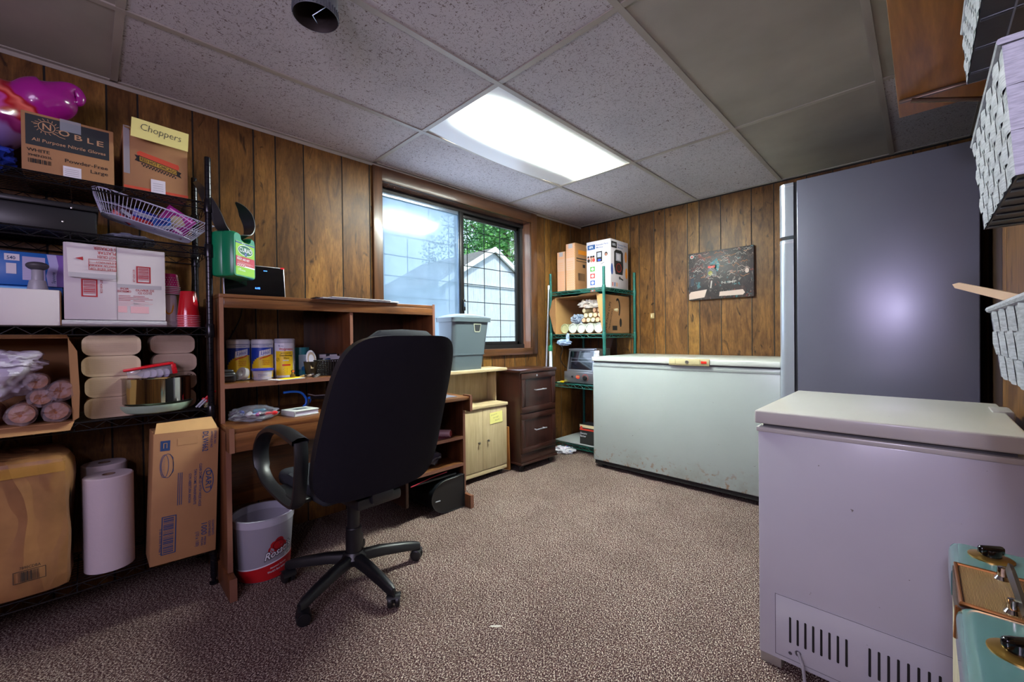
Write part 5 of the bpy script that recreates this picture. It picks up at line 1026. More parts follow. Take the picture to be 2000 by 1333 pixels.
# pole and little bottle by the rack
b = MB(); b.tube([(.10, 1.56, .0), (.032, 1.735, 1.52)], .0085, M('aluminium_pole', '#a9adb2', .3, .8), 12); b.tube([(.033, 1.733, 1.50), (.0325, 1.736, 1.54)], .0095, m_wh, 12); solo(b, 'broom_pole', 'thin silver pole leaning in the corner left of the green rack', 'pole')
t = thing('spray_bottle', (.06, 1.68, .801), 'slim white bottle with a green collar leaning behind the dark file cabinet', 'bottle')
b = MB(); b.lathe([(.016, .0), (.018, .01), (.018, .75), (.015, .80), (.014, .92), (.008, .94), (0, .94)], (.075, 1.70, 0), m_cwh, 16); b.build('body', t)
b = MB(); b.lathe([(.020, .925), (.022, .93), (.020, .965), (.010, .98), (0, .98)], (.075, 1.70, 0), M('green_collar', '#1f7a54', .4), 16); b.build('collar', t)
# ------------------------------------------------------------------ green rack
gr = thing('green_rack', (.33, 2.02, 0), 'green epoxy wire rack in the far corner, stacked with cartons', 'shelving')
GX0, GX1, GY0, GY1 = .035, .615, 1.76, 2.285
for x in (GX0, GX1):
    for y in (GY0, GY1): post(gr, x, y, 0, 1.65, m_grn)
for z in (1.475, 1.075, .622, .075): wire_shelf(gr, GX0, GX1, GY0, GY1, z, m_grn, long='x')
m_orp = M('orange_print', '#c05a35', .6); m_or = M('tan_orange_card', '#c9a38c', .7)
def foodbox(x0, x1, y0, y1, z1, label, side=True):
    z0 = 1.479; b = MB(); b.box(x0, x1, y0, y1, z0, z1, m_card, .002); f = Face(b, (x0, y0, z0), X, UZ); w, h = x1-x0, z1-z0
    f.rect(.003, .003, w-.003, h-.003, m_or, 1)
    rg = random.Random(2)
    for j in range(int(h/.022)):
        for i in range(int(w/.02)):
            if .18 < j*.022 < .30 and True: continue
            f.ring(.012+i*.021, .014+j*.022, .009, .009, .0025, m_orp, 2, 8)
    f.rect(.01, .19, w-.01, .29, m_or, 2)
    for k in range(4): f.line([(.015, .275-k*.02), (w-.02, .275-k*.02)], .002, m_orp, 3)
    f.rect(w*.3, h-.045, w*.75, h-.005, m_tapesil, 4)
    if side:
        g = Face(b, (x1, y0, z0), UY, UZ); d = y1-y0; g.rect(.05, h-.10, d-.01, h-.06, m_orp, 1); g.line([(.02, h-.14), (d-.03, h-.14)], .010, m_ink, 1); g.line([(.02, h-.165), (d-.08, h-.165)], .006, m_ink, 1); g.rect(.12, h-.22, .16, h-.19, m_ink, 1); g.bars(.04, .10, .15, .17, m_ink, 26); g.line([(.0, .06), (d, .065)], .002, m_card2, 1); g.rect(d-.09, h-.03, d-.03, h, m_label, 1)
    return b
b = foodbox(.045, .140, 1.85, 2.13, 1.862, ''); solo(b, 'orange_carton', 'narrow carton with orange ring pattern at the left end of the green rack', 'box')
b = foodbox(.150, .255, 1.85, 2.12, 1.925, ''); solo(b, 'food_carton', 'taller tan carton with orange patterned end beside the karaoke box', 'box')
KX0, KX1, KY0, KY1, KZ0, KZ1 = .345, .595, 1.905, 2.21, 1.479, 1.915
b = MB(); b.box(KX0, KX1, KY0, KY1, KZ0, KZ1, m_cwhite, .002); f = Face(b, (KX0, KY0, KZ0), X, UZ); h = KZ1-KZ0; w = KX1-KX0
m_bluel = M('logo_blue', '#1b4f86', .5); m_g = M('icon_green', '#4a9a3a', .5); m_r = M('icon_red', '#c0392b', .5); m_lb = M('icon_blue', '#3a5aa0', .5); m_skin = M('print_skin', '#a5705a', .6)
f.rect(.012, h-.072, .092, h-.030, m_bluel); f.text('GPX', .028, h-.060, .019, m_wh, w=.045, L=3, bold=.03); f.text('Karaoke Party', .105, h-.045, .014, m_bluel, w=.125, L=2); f.text('Machine', .105, h-.068, .013, m_bluel, w=.07, L=2)
for cxx, cc in ((.02, m_ink), (.05, m_skin), (.075, m_r)): f.ell(cxx, h-.145, .012, .012, m_skin, 2); f.ell(cxx+.002, h-.168, .014, .018, cc, 1); f.ell(cxx, h-.135, .012, .008, m_ink, 3)
f.rect(.105, h-.19, .165, h-.098, m_ink, 1); f.rect(.115, h-.15, .155, h-.108, m_cgr, 2); f.ell(.135, h-.175, .018, .010, m_cblue, 2); f.ell(.205, h-.13, .016, .018, m_ink, 1); f.ell(.205, h-.135, .010, .012, m_skin, 2); f.line([(.15, h-.215), (.185, h-.20)], .004, m_ink, 1)
for k, mm_ in enumerate((m_g, m_r, m_lb, m_r)): f.rect(.038, h-.27-k*.062, .088, h-.228-k*.062, mm_, 1); f.ell(.063, h-.249-k*.062, .015, .013, m_wh, 2, 12)
for k in range(4):
    for j in range(2): f.line([(.105, h-.24-k*.062-j*.012), (.19, h-.24-k*.062-j*.012)], .0025, m_cgr, 1)
g = Face(b, (KX1, KY0, KZ0), UY, UZ); d = KY1-KY0
g.rect(.01, h-.075, .105, h-.02, m_ink); g.text('GPX', .025, h-.057, .02, m_wh, w=.06, L=2, bold=.03); g.text('Karaoke Party', .12, h-.045, .016, m_bluel, w=.16, L=1); g.text('Machine', .12, h-.07, .015, m_bluel, w=.09, L=1)
g.poly([(.08, .13), (.2, .13), (.215, .2), (.21, .33), (.18, .35), (.09, .35), (.06, .33), (.055, .2)], m_ink, 1); g.rect(.085, .25, .175, .32, m_cgr, 2); g.rect(.10, .26, .155, .31, m_label, 3); g.ell(.135, .19, .045, .04, m_bbox, 2); g.ring(.135, .19, .045, .04, .005, m_cred, 3)
g.line([(.15, .10), (.21, .085)], .012, m_ink, 2); g.ell(.15, .10, .016, .014, m_gd, 3)
for k, cc in enumerate((m_r, m_bluel, m_orp, m_pinkp)): g.line([(.03+.035*k, .02), (.032+.035*k, .055)], .014, cc, 1)
g.ell(.26, .30, .02, .05, M('print_orange', '#d98a3a', .5), 1); g.ell(.27, .15, .02, .05, m_orp, 1); g.ell(.02, .17, .018, .05, m_lb, 1)
solo(b, 'karaoke_box', 'tall white GPX karaoke machine box with blue lettering on the green rack', 'box')
# open cup carton
t = thing('cup_carton', (.33, 2.0, 1.079), 'open brown cup carton on its side on the second tier of the green rack', 'box')
cx0, cx1, cy0, cy1, cz0, cz1 = .06, .575, 1.80, 2.26, 1.079, 1.425
b = MB(); b.box(cx0, cx1, cy0, cy1, cz0, cz0+.004, m_card); b.box(cx0, cx1, cy0, cy1, cz1-.004, cz1, m_card); b.box(cx0, cx0+.004, cy0, cy1, cz0, cz1, m_cardin); b.box(cx1-.004, cx1, cy0, cy1, cz0, cz1, m_card); b.box(cx0, cx1, cy1-.004, cy1, cz0, cz1, m_cardin)
g = Face(b, (cx1, cy0, cz0), UY, UZ); g.text('PORTION CUPS', .06, .03, .03, m_ink, w=.26, rot=72, L=1); g.text('TRANSLUCENT', .11, .03, .02, m_ink, w=.2, rot=72, L=1); g.rect(.16, .03, .24, .07, m_ink, 1); g.ring(.25, .23, .045, .09, .02, m_ink, 1, 20, -.15, .35); g.ell(.30, .1, .02, .04, m_ink, 1); b.build('body', t)
b = MB(); b.add([(cx0, cy0, cz0), (cx0, cy0, cz1), (cx0-.01, cy0-.04, cz1-.03), (cx0+.005, cy0-.10, cz1-.15), (cx0+.03, cy0-.07, cz0+.03)], [(0, 1, 2, 3, 4)], m_card); b.build('side_flap', t)
b = MB(); b.add([(cx1, cy0, cz0), (cx1, cy0, cz1), (cx1-.05, cy0-.02, cz1), (cx1+.0, cy0-.03, cz0+.1)], [(0, 1, 2, 3)], m_cardin); b.build('side_flap', t)
b = MB(); b.add([(cx0+.25, cy0, cz1), (cx1-.02, cy0, cz1), (cx1-.02, cy0-.06, cz1+.012), (cx0+.33, cy0-.05, cz1+.005)], [(0, 1, 2, 3)], m_cardin); b.build('top_flap', t)
m_foam = M('foam_cup', '#b9bdb2', .5, trans=0); m_ribp = M('cream_cup', '#cdbd97', .5)
for k in range(5):
    x_ = .145+k*.093; b = MB(); b.lathe([(0, .008), (.034, .008), (.038, 0), (.0445, 0), (.046, .004), (.043, .012), (.043, .30), (.035, .31), (0, .31)], (x_, 1.825, 1.132), m_foam if k else M('yellowish_foam', '#a9a97f', .5), 28, M=Matrix.Rotation(-pi/2, 4, 'X')); b.v = [V(v) for v in b.v]
    solo(b, 'cup_stack', 'white foam cup stack lying end-on in the cup carton, %s from the left' % ORD[k], 'cups', 'foam cup stacks in the carton')
n_ = 0
for j, (zz, xs) in enumerate(((1.205, (.335, .385, .435, .485, .53)), (1.248, (.36, .41, .46, .51)), (1.292, (.34, .45, .50, .54)), (1.335, (.36, .42, .50)), (1.372, (.33, .40, .47, .53)))):
    for k, x_ in enumerate(xs):
        if j == 4 and k > 1: continue
        rz = (0, .1, -.2, .5, -.3)[j] + .12*sin(k*5); b = MB(); m_ = m_ribp if (j+k) % 3 else M('peach_cup', '#c79a78', .5)
        R_ = Matrix.Rotation(rz, 4, 'Z') @ Matrix.Rotation(-pi/2, 4, 'X'); pr = [(0, 0)]
        for q in range(9): pr += [(.0195, q*.022), (.0215, q*.022+.006), (.0195, q*.022+.016)]
        b.lathe(pr + [(0, .2)], (x_, 1.86, zz), m_, 14, M=R_)
        solo(b, 'portion_cup_sleeve', 'small ribbed cream cup sleeve in the cup carton, row %s up, %s from the left' % (ORD[j], ORD[k]), 'cups', 'ribbed portion cup sleeves'); n_ += 1
b = MB(); b.blob((.26, 1.88, 1.22), (.075, .05, .045), plastic_film('cold_film', '#a9b4c4', .6, .12), .4, 3, 6, 4); b.blob((.25, 1.90, 1.21), (.05, .04, .035), M('blue_contents', '#2f5f8f', .4), .3, 3, 7, 3); solo(b, 'plastic_bag', 'clear bag with blue contents left of the ribbed cup sleeves', 'bag')
b = MB(); b.blob((.42, 1.835, 1.345), (.12, .03, .035), plastic_film('sleeve_wrap', '#d8cdc4', .4, .1), .5, 3, 3, 4); solo(b, 'plastic_wrap', 'loose clear plastic wrap over the top of the ribbed cup sleeves', 'plastic wrap')
b = MB(); b.blob((.235, 1.70, 1.005), (.078, .03, .028), M('pale_blue_bag', '#9fb3cc', .3, alpha=.8, spec=.7), .5, 2.5, 5, 4); b.blob((.25, 1.735, 1.055), (.018, .014, .035), M('pale_blue_bag', '#9fb3cc', .3, alpha=.8, spec=.7), .4, 3, 6, 3); solo(b, 'hanging_bag', 'knotted pale plastic bag hanging under the second tier above the toaster oven', 'bag')
b = MB(); b.grid(lambda u, v: (.53+.005*sin(v*4), 1.84+.24*v*(1-.0)+.0*u, 1.066-.0-.13*u*sin(pi*v)**1.3), 10, 14, M('dark_film', '#3a3040', .2, alpha=.7, spec=.8)); solo(b, 'draping_film', 'dark clear film sagging below the second tier of the green rack', 'plastic film')
# toaster oven
m_st2 = M('brushed_steel', '#a9aab0', .28, .85); m_glassd = M('oven_glass', '#10131c', .06, spec=.8, coat=.5)
ov = thing('toaster_oven', (.3, 1.93, .626), 'brushed steel snack oven with a sloping dark glass door on the third tier', 'oven')
ox0, ox1, oy0, oy1 = .155, .475, 1.80, 2.10
b = MB(); b.box(ox0, ox1, oy0, oy1, .634, .735, m_st2, .004); b.prism([(oy0+.03, .735), (oy1, .735), (oy1, .945), (oy0+.075, .945)], 'x', ox0+.012, ox1-.012, m_st2)
for x_ in (ox0+.03, ox1-.03):
    for y_ in (oy0+.03, oy1-.03): b.lathe([(.01, .624), (.012, .634)], (x_, y_, 0), m_cast, 12)
b.build('body', ov)
n1 = V((0, -.21, .045)).normalized(); sl_ = V((0, .045, .21)).normalized(); b = MB(); f = Face(b, V((ox0+.015, oy0+.026, .738)), X, sl_); W1, H1 = .29, .212
for q in ((0, 0, W1, .016), (0, H1-.026, W1, H1), (0, 0, .016, H1), (W1-.016, 0, W1, H1)): f.rect(*q, m_st2, 4)
f.rect(.014, .014, W1-.014, H1-.024, m_glassd, 2); f.line([(.03, .09), (W1-.03, .09)], .003, m_st2, 3); f.line([(.03, .12), (W1-.03, .12)], .002, m_st2, 3); dr = b.build('door', ov)
b = MB(); b.tube([(ox0+.02, oy0+.055, .936), (ox1-.02, oy0+.055, .936)], .007, m_st2, 10); b.build('handle', dr)
b = MB(); b.lathe([(.022, 0), (.022, .012), (.017, .016), (0, .016)], (ox0+.235, oy0, .684), m_cast, 24, M=Matrix.Rotation(pi/2, 4, 'X')); b.build('knob', ov)
b = MB(); b.lathe([(.008, 0), (.008, .01), (0, .01)], (ox0+.095, oy0, .69), m_cast, 16, M=Matrix.Rotation(pi/2, 4, 'X')); b.build('switch', ov)
b = MB(); f = Face(b, (ox0, oy0, .634), X, UZ); f.ell(.155, .055, .022, .017, m_r, 1); f.text('HOT', .142, .052, .009, m_noteY, w=.026, L=2); f.ring(.235, .05, .032, .032, .004, m_r, 1, 28, -.15, .45); b.build('badge', ov)
b = MB(); b.box(.46, .498, 1.60, 1.62, .60, .90, m_cwh, .008); b.box(.455, .503, 1.598, 1.604, .88, .905, m_cwh, .003); b.M = None
b.v = [V((v.x+.045, v.y+.185, v.z+.026)) for v in b.v]; solo(b, 'white_tray', 'white plastic tray on end between the snack oven and the long freezer', 'tray')
b = MB(); b.box(.12, .165, 1.775, 1.80, .626, .645, M('tape_measure_yellow', '#c9b21c', .4), .005); b.box(.09, .13, 1.775, 1.79, .626, .636, M('mint_tag', '#a9c4a9', .5), .003); b.box(.166, .20, 1.775, 1.79, .626, .634, m_bbox, .003); solo(b, 'box_cutter', 'yellow and black cutter lying in front of the snack oven', 'cutter')
b = MB(); b.tube(catmull([(.04, 1.82, 1.0), (.10, 1.85, .95), (.09, 1.83, .85), (.12, 1.85, .78), (.15, 1.95, .70)]), .0035, m_cable, 7); solo(b, 'oven_cord', 'black power cord looping down left of the snack oven', 'cord')
b = MB(); b.box(.05, .60, 1.78, 2.27, .079, .087, M('pale_board', '#8e9292', .6, var=.1, vs=5), .002); solo(b, 'shelf_board', 'pale grey board lying on the lowest tier of the green rack', 'board')
b = MB(); b.box(.325, .52, 1.80, 1.93, .0875, .265, m_bbox, .003); f = Face(b, (.325, 1.80, .0875), X, UZ); f.rect(.003, .003, .19, .12, m_ink, 1); f.rect(.0, .125, .19, .14, m_r, 2); f.text('Electric', .008, .09, .017, m_wh, w=.07, L=2); f.text('Burner', .008, .065, .017, m_wh, w=.06, L=2); f.rect(.0, .15, .19, .176, m_ribp, 1); f.ell(.02, .15, .012, .012, m_r, 3)
solo(b, 'black_carton', 'small black and red printed carton on the lowest tier beside the long freezer', 'box')
t_ = MB(); t_.blob((.20, 1.735, .018), (.10, .085, .03), M('white_floor_bag', '#c9c4ce', .5, bs=.4, bscale=30), .5, 2.6, 4, 4, -.016); f = None
rg = random.Random(8)
for k in range(12):
    a, c = rg.uniform(.12, .28), rg.uniform(1.67, 1.79); t_.grid(lambda u, v: (a+.03*u, c+.012*v+.01*u, .054+.006*sin(u*3+k)-.25*((a-.2)**2+(c-1.735)**2)**.5), 3, 1, (m_r, m_lb)[k % 2])
solo(t_, 'plastic_bag', 'crumpled white bag with red and blue print on the carpet by the file cabinet', 'bag')
# ------------------------------------------------------------------ long chest freezer
def enamel(name, col, rust=0, seed=0):
    t = NT(name); v = t.coord(); c = t.mix(t.ramp(t.noise(v, 2.2, 4, .6), [(.35, 0.0), (.7, .5)]), col, lin_s(col, .86))
    sp = t.noise(v, 42, 3, .6); c = t.mix(t.ramp(sp, [(.235, .8), (.26, 0.0)]), c, '#5a5046')
    if rust:
        z = t.node('ShaderNodeSeparateXYZ', {0: t.node('ShaderNodeTexCoord').outputs['Object']}); m_ = t.node('ShaderNodeMapRange', {'Value': z.outputs[2], 'From Min': .04, 'From Max': .22, 'To Min': 1, 'To Max': 0}).outputs[0]
        r_ = t.ramp(t.noise(v, 24, 4, .7), [(.56, 0.0), (.64, 1.0)]); k = t.node('ShaderNodeMath', {0: m_, 1: r_}, operation='MULTIPLY').outputs[0]; c = t.mix(k, c, '#8a5f2c')
        d_ = t.ramp(t.noise(v, 5, 4, .7), [(.45, 0.0), (.65, .6)]); k = t.node('ShaderNodeMath', {0: m_, 1: d_}, operation='MULTIPLY').outputs[0]; c = t.mix(k, c, '#7d7a6c')
    t.set('Base Color', c); t.set('Roughness', .3); t.set('Coat Weight', .25); t.set('Coat Roughness', .12); t.bump(t.noise(v, 3, 2), .04, .02); return t.m
m_en = enamel('white_enamel', '#9fa6a4', 1); m_entop = enamel('white_enamel_lid', '#bfc3bd'); m_ivory = M('ivory_plastic', '#b5a982', .4); m_gask = M('grey_gasket', '#4c4c4e', .7)
fz = thing('chest_freezer', (1.29, 1.92, 0), 'long white chest freezer with rust spots along its base, against the back wall', 'freezer')
FX0, FX1, FY0 = .638, 1.945, 1.55
b = MB(); b.box(FX0, FX1, FY0, 2.27, .06, .848, m_en, .006, 3); b.box(FX0+.004, FX1-.004, FY0-.003, FY0+.01, .815, .838, m_en, .002); b.build('body', fz)
b = MB(); b.box(FX0+.008, FX1-.008, FY0+.012, 2.26, .03, .06, m_ink); b.build('plinth', fz)
b = MB(); b.box(FX0+.006, FX1-.006, FY0+.006, 2.264, .848, .856, m_gask); b.build('gasket', fz)
b = MB(); b.box(FX0-.004, FX1+.002, FY0-.014, 2.28, .856, .892, m_entop, .006, 3); b.build('lid', fz)
for x_ in (FX0+.06, FX1-.06):
    for y_ in (FY0+.07, 2.2): b = MB(); b.lathe([(.018, 0), (.018, .03)], (x_, y_, 0), m_cast, 14); b.build('foot', fz)
b = MB(); hx0, hx1, hy = 1.278, 1.548, FY0-.016; b.box(hx0, hx1, hy-.006, hy+.012, .850, .896, m_ivory, .002); f = Face(b, (hx0, hy-.006, .850), X, UZ); f.rect(.004, .005, .266, .010, M('ivory_shadow', '#7d7450', .6), 1); f.rect(.045, .010, .048, .042, M('ivory_shadow', '#7d7450', .6), 1); f.rect(.21, .008, .213, .042, M('ivory_shadow', '#7d7450', .6), 1); hd = b.build('handle', fz)
b = MB(); b.lathe([(.012, 0), (.012, .004), (.008, .005), (.006, .003), (0, .003)], ((hx0+hx1)/2-.01, hy-.006, .874), m_knob, 20, M=Matrix.Rotation(pi/2, 4, 'X')); b.build('lock', hd)
b = MB(); b.box(hx1-.052, hx1-.016, hy-.010, hy-.004, .866, .882, M('red_pilot_light', '#c02a1c', .3, emit=.4), .002); b.build('pilot_light', hd)
# ------------------------------------------------------------------ canvas on the wall
def canvas():
    t = NT('canvas_paint'); v = t.coord((1, 1, 1)); a = t.ramp(t.noise(v, 9, 5, .7, 1), [(.3, '#17120f'), (.5, '#2b2321'), (.62, '#3a2c2a'), (.72, '#5a4640')])
    s = t.ramp(t.noise(t.coord((1.6, 1, .7), (0, .6, 0)), 26, 2, .6, 2), [(.63, 0.0), (.68, .6)]); a = t.mix(s, a, '#8d8178')
    s = t.ramp(t.noise(t.coord((1, 1, 1), (0, 0, 0)), 13, 2, .5, 2), [(.63, 0.0), (.67, .7)]); a = t.mix(s, a, '#7a3527'); s = t.ramp(t.noise(t.coord((1, 1, 1), (1, 0, 0)), 11, 2, .5, 2), [(.64, 0.0), (.68, .7)]); a = t.mix(s, a, '#3e6f72')
    t.set('Base Color', a); t.set('Roughness', .5); t.bump(t.noise(v, 60, 3), .3, .003); return t.m
b = MB(); b.M = mrot((1.12, 2.282, 1.352), 0, 0, 0); b.box(0, .497, 0, .026, 0, .395, canvas(), .002); f = Face(b, (0, 0, 0), X, UZ); m_chalk = M('chalk_paint', '#a59c94', .6); m_pale = M('pale_pink_paint', '#b59f93', .6)
f.poly([(.005, .006), (.13, .018), (.15, .082), (.02, .070), (.005, .05)], m_pale, 1); f.poly([(.245, .020), (.42, .018), (.435, .035), (.42, .06), (.25, .055)], m_pale, 1)
f.text('N IMP', .265, .118, .018, m_chalk, w=.11, L=2); f.ring(.03, .365, .016, .016, .008, m_chalk, 1); f.ell(.03, .365, .007, .007, m_r, 2); f.rect(.155, .19, .225, .28, M('slate_paint', '#56595a', .6), 1); f.ell(.178, .212, .017, .019, M('yellow_paint', '#7f7d22', .5), 2); f.rect(.16, .255, .215, .272, m_r, 2); f.line([(.18, .09), (.188, .150)], .010, m_chalk, 1)
f.rect(.02, .12, .045, .20, M('blue_black_paint', '#1a2430', .5), 1); f.poly([(.17, .29), (.23, .33), (.25, .27), (.235, .22)], M('teal_paint', '#3b7178', .6), 1); f.ell(.45, .205, .014, .02, m_pale, 1)
rg = random.Random(12)
for k in range(60):
    u, v = rg.uniform(.01, .44), rg.uniform(.17, .385); pts = [(u, v)]
    for q in range(rg.randint(3, 6)): pts.append((pts[-1][0]+rg.uniform(.004, .018), v+rg.uniform(-.014, .014)))
    f.line(pts, .0022, rg.choice([m_chalk, m_chalk, m_pale, M('orange_paint', '#b06a35', .6), M('rose_paint', '#7a3f3a', .6)]), 3)
solo(b, 'canvas_painting', 'dark graffiti-style canvas with chalky scribbles hung on the back wall', 'painting')
b = MB(); b.box(.765, .80, 2.300, 2.309, 1.215, 1.262, M('beige_plate', '#a58c62', .5), .002); b.box(.772, .781, 2.296, 2.301, 1.225, 1.25, m_ribp, .001); solo(b, 'wall_plate', 'tiny beige plate on the back wall right of the green rack', 'wall plate')
# ------------------------------------------------------------------ upright fridge
def fridge_m():
    t = NT('fridge_grey'); v = t.coord(); t.set('Base Color', t.mix(t.ramp(t.noise(v, 1.5, 3), [(.3, 0.0), (.7, .5)]), '#6f6f80', '#646476')); t.set('Roughness', .3); t.set('Metallic', .35); t.bump(t.noise(v, 420, 2), .05, .001); t.set('Coat Weight', .25); t.set('Coat Roughness', .2); return t.m
m_fr = fridge_m(); m_frd = M('fridge_door_silver', '#a3a9b4', .28, .5); m_frg = M('door_gasket', '#14161e', .7)
fr = thing('upright_fridge', (2.36, 1.79, 0), 'tall grey two-door fridge standing with its side to the camera', 'fridge')
b = MB(); b.box(2.045, 2.722, 1.452, 2.13, .04, 1.905, m_fr, .004, 3); b.build('body', fr)
for z0, z1, nm in ((.06, 1.585, 'lower_door'), (1.605, 1.9, 'upper_door')):
    b = MB(); pl = []
    for k in range(9): a = pi/2*k/8; pl.append((1.995-.038*sin(a)*1.0-.0, 1.49-.038*cos(a)))
    pl = [(2.030, 1.452), (1.995, 1.452)] + pl[1:] + [(1.957, 2.09), (1.995, 2.128), (2.030, 2.128)]; b.prism(pl, 'z', z0, z1, m_frd); d = b.build(nm, fr)
    b = MB(); b.prism([(2.0+(p-2.0)*1.02, 1.79+(q-1.79)*1.003) for p, q in pl], 'z', z1-.02, z1-.013, m_silver) ; b.build('door_trim', d)
b = MB(); b.box(2.030, 2.046, 1.458, 2.12, .06, 1.9, m_frg); b.build('gasket', fr)
b = MB(); b.box(2.06, 2.7, 1.47, 2.1, 0, .04, m_cast); b.build('plinth', fr)
# ------------------------------------------------------------------ small chest freezer
m_lav = enamel('grey_enamel', '#c6c5ce'); m_lidw = enamel('aged_white_enamel', '#c2bfb9')
f2 = thing('small_chest_freezer', (2.43, .52, 0), 'small chest freezer seen from its vented end, with a worn white lid', 'freezer')
GX_0, GX_1, GY_0, GY_1 = 2.163, 2.712, .203, .84
b = MB(); b.box(GX_0, GX_1, GY_0, GY_1, .03, .742, m_lav, .003); b.build('body', f2)
b = MB(); b.box(GX_0-.004, GX_1+.004, GY_0-.006, GY_1+.004, .742, .757, m_lidw, .003); b.build('top_rim', f2)
b = MB(); b.box(GX_0+.012, GX_1-.012, GY_0+.01, GY_1-.01, .757, .768, m_gask); b.build('gasket', f2)
b = MB(); b.box(GX_0-.008, GX_1+.008, GY_0-.012, GY_1+.004, .768, .810, m_lidw, .006, 3); b.build('lid', f2)
b = MB(); b.box(2.69, 2.735, .60, .72, .76, .815, M('hinge_cover', '#8f8b88', .5), .006); b.build('hinge', f2)
b = MB(); f = Face(b, (GX_0, GY_0, .03), X, UZ); b.box(GX_0+.045, GX_1-.02, GY_0-.002, GY_0+.001, .045, .236, m_lav, .0008)
fr_ = Face(b, (GX_0, GY_0-.002, .0), X, UZ); fr_.frame(.045, .046, .529, .236, .0012, M('panel_gap', '#3b3742', .8), 1)
for g0, n in ((.085, 8), (.272, 8)):
    for k in range(n): fr_.poly([(g0+k*.0195+.003*cos(a), (.138 + (.037 if a < pi else -.037)) + .003*sin(a)) for a in [pi*q/6 for q in range(7)]+[pi+pi*q/6 for q in range(1, 7)]], m_ink, 2)
for u, v in ((.085, .066), (.3, .066)): fr_.ell(u, v, .005, .005, m_gd, 2, 12)
b.build('vent_panel', f2)
for x_ in (GX_0+.02, GX_1-.05):
    for y_ in (GY_0+.02, GY_1-.06): b = MB(); b.box(x_-.018, x_+.04, y_-.018, y_+.04, 0, .032, M('foot_cream', '#8d857c', .7), .003); b.build('foot', f2)
b = MB(); b.tube(catmull([(2.268, .205, .075), (2.272, .192, .078), (2.285, .17, .06), (2.295, .15, .02), (2.31, .10, .006), (2.34, 0, .006), (2.42, -.1, .006)]), .0045, M('grey_cord', '#8a828c', .5), 9); b.lathe([(.009, 0), (.006, .008), (0, .008)], (2.268, .203, .075), m_gd, 12, M=Matrix.Rotation(pi/2, 4, 'X')); b.build('power_cord', f2)
# ------------------------------------------------------------------ turquoise appliance
m_turq = M('turquoise_enamel', '#557a78', .18, spec=.6, coat=.7, var=.12, vs=6); m_copper = M('copper_trim', '#a8703f', .28, .85); m_brass = M('brass_ring', '#a88442', .3, .85); m_linen = M('beige_vinyl', '#b0a48d', .7, var=.2, vs=18)
def mesh_gold():
    t = NT('gold_mesh'); v = t.coord(); w = t.node('ShaderNodeTexWave', {'Vector': v, 'Scale': 190.0}, bands_direction='X').outputs[1]; w2 = t.node('ShaderNodeTexWave', {'Vector': v, 'Scale': 260.0}, bands_direction='Y').outputs[1]
    t.set('Base Color', t.mix(t.ramp(w, [(.2, 0.0), (.7, 1.0)]), '#4d3517', t.mix(t.ramp(w2, [(.2, .5), (.6, 0.0)]), '#c19a63', '#6a4c26'))); t.set('Metallic', .4); t.set('Roughness', .4); t.bump(w, .5, .001); return t.m
TZ = .63; tx0, tx1, ty0, ty1 = 2.578, 2.735, -.66, -.075
ta = thing('vintage_appliance', (2.66, -.37, 0), 'vintage turquoise enamel appliance with gold mesh panel, carrying handle and black knobs', 'appliance')
b = MB(); b.box(tx0+.006, tx1-.006, ty0+.01, ty1-.012, .03, TZ-.04, m_linen, .006); b.build('body', ta)
def hump(b, y0, y1, mat):
    r = .022; pf = [(tx0, TZ-.06), (tx0, TZ-r)] + [(tx0+r-r*cos(pi/2*k/6), TZ-r+r*sin(pi/2*k/6)) for k in range(7)] + [(tx1-r+r*sin(pi/2*k/6), TZ-r+r*cos(pi/2*k/6)) for k in range(7)] + [(tx1, TZ-.06)]
    b.prism(pf, 'y', y0, y1, mat)
b = MB(); hump(b, -.205, -.092, m_turq); r = .017
for k in range(6): a0_, a1_ = pi/2*k/6, pi/2*(k+1)/6
b.box(tx0+.002, tx1-.002, -.10, -.075, TZ-.06, TZ-.004, m_turq, .012, 4); b.build('front_cover', ta)
b = MB(); hump(b, -.64, -.37, m_turq); b.build('rear_cover', ta)
b = MB(); b.box(tx0+.002, tx1, -.368, -.207, TZ-.06, TZ-.004, M('dark_grille_side', '#4a3a33', .6)); b.box(tx0+.010, tx1-.004, -.362, -.213, TZ-.005, TZ+.0015, mesh_gold()); b.build('mesh_panel', ta)
b = MB(); b.tube([(tx0+.006, -.366, TZ+.001), (tx0+.006, -.209, TZ+.001), (tx1, -.209, TZ+.001), (tx1, -.366, TZ+.001)], .0038, m_copper, 8, closed=True); b.tube([(tx0+.003, -.366, TZ-.005), (tx0+.001, -.366, TZ-.055)], .004, m_copper, 8); b.build('panel_trim', ta)
for y_ in (-.135, -.465):
    b = MB(); b.lathe([(.030, 0), (.030, .002), (.020, .005), (0, .005)], (2.632, y_, TZ), m_brass, 32); rg_ = b.build('dial', ta)
    b = MB(); b.M = mrot((2.632, y_, TZ+.005), 0, 0, 35); b.lathe([(.014, 0), (.013, .012), (0, .013)], (0, 0, 0), m_scr, 24); b.box(-.020, .020, -.006, .006, .002, .018, m_scr, .005, 3); b.build('knob', rg_)
for y_ in (-.225, -.345): b = MB(); b.lathe([(.011, 0), (.007, .006), (.006, .02), (.0, .021)], (2.638, y_, TZ+.001), m_steel, 16); b.build('handle_mount', ta)
b = MB(); ribbon(b, catmull([(2.648, -.205, TZ+.012), (2.644, -.235, TZ+.028), (2.642, -.285, TZ+.036), (2.644, -.335, TZ+.028), (2.648, -.365, TZ+.010)], 6), [.006+.009*sin(pi*k/24) for k in range(25)], .005, M('tarnished_steel', '#6d6964', .3, .9), (.25, 0, 1)); b.build('handle', ta)
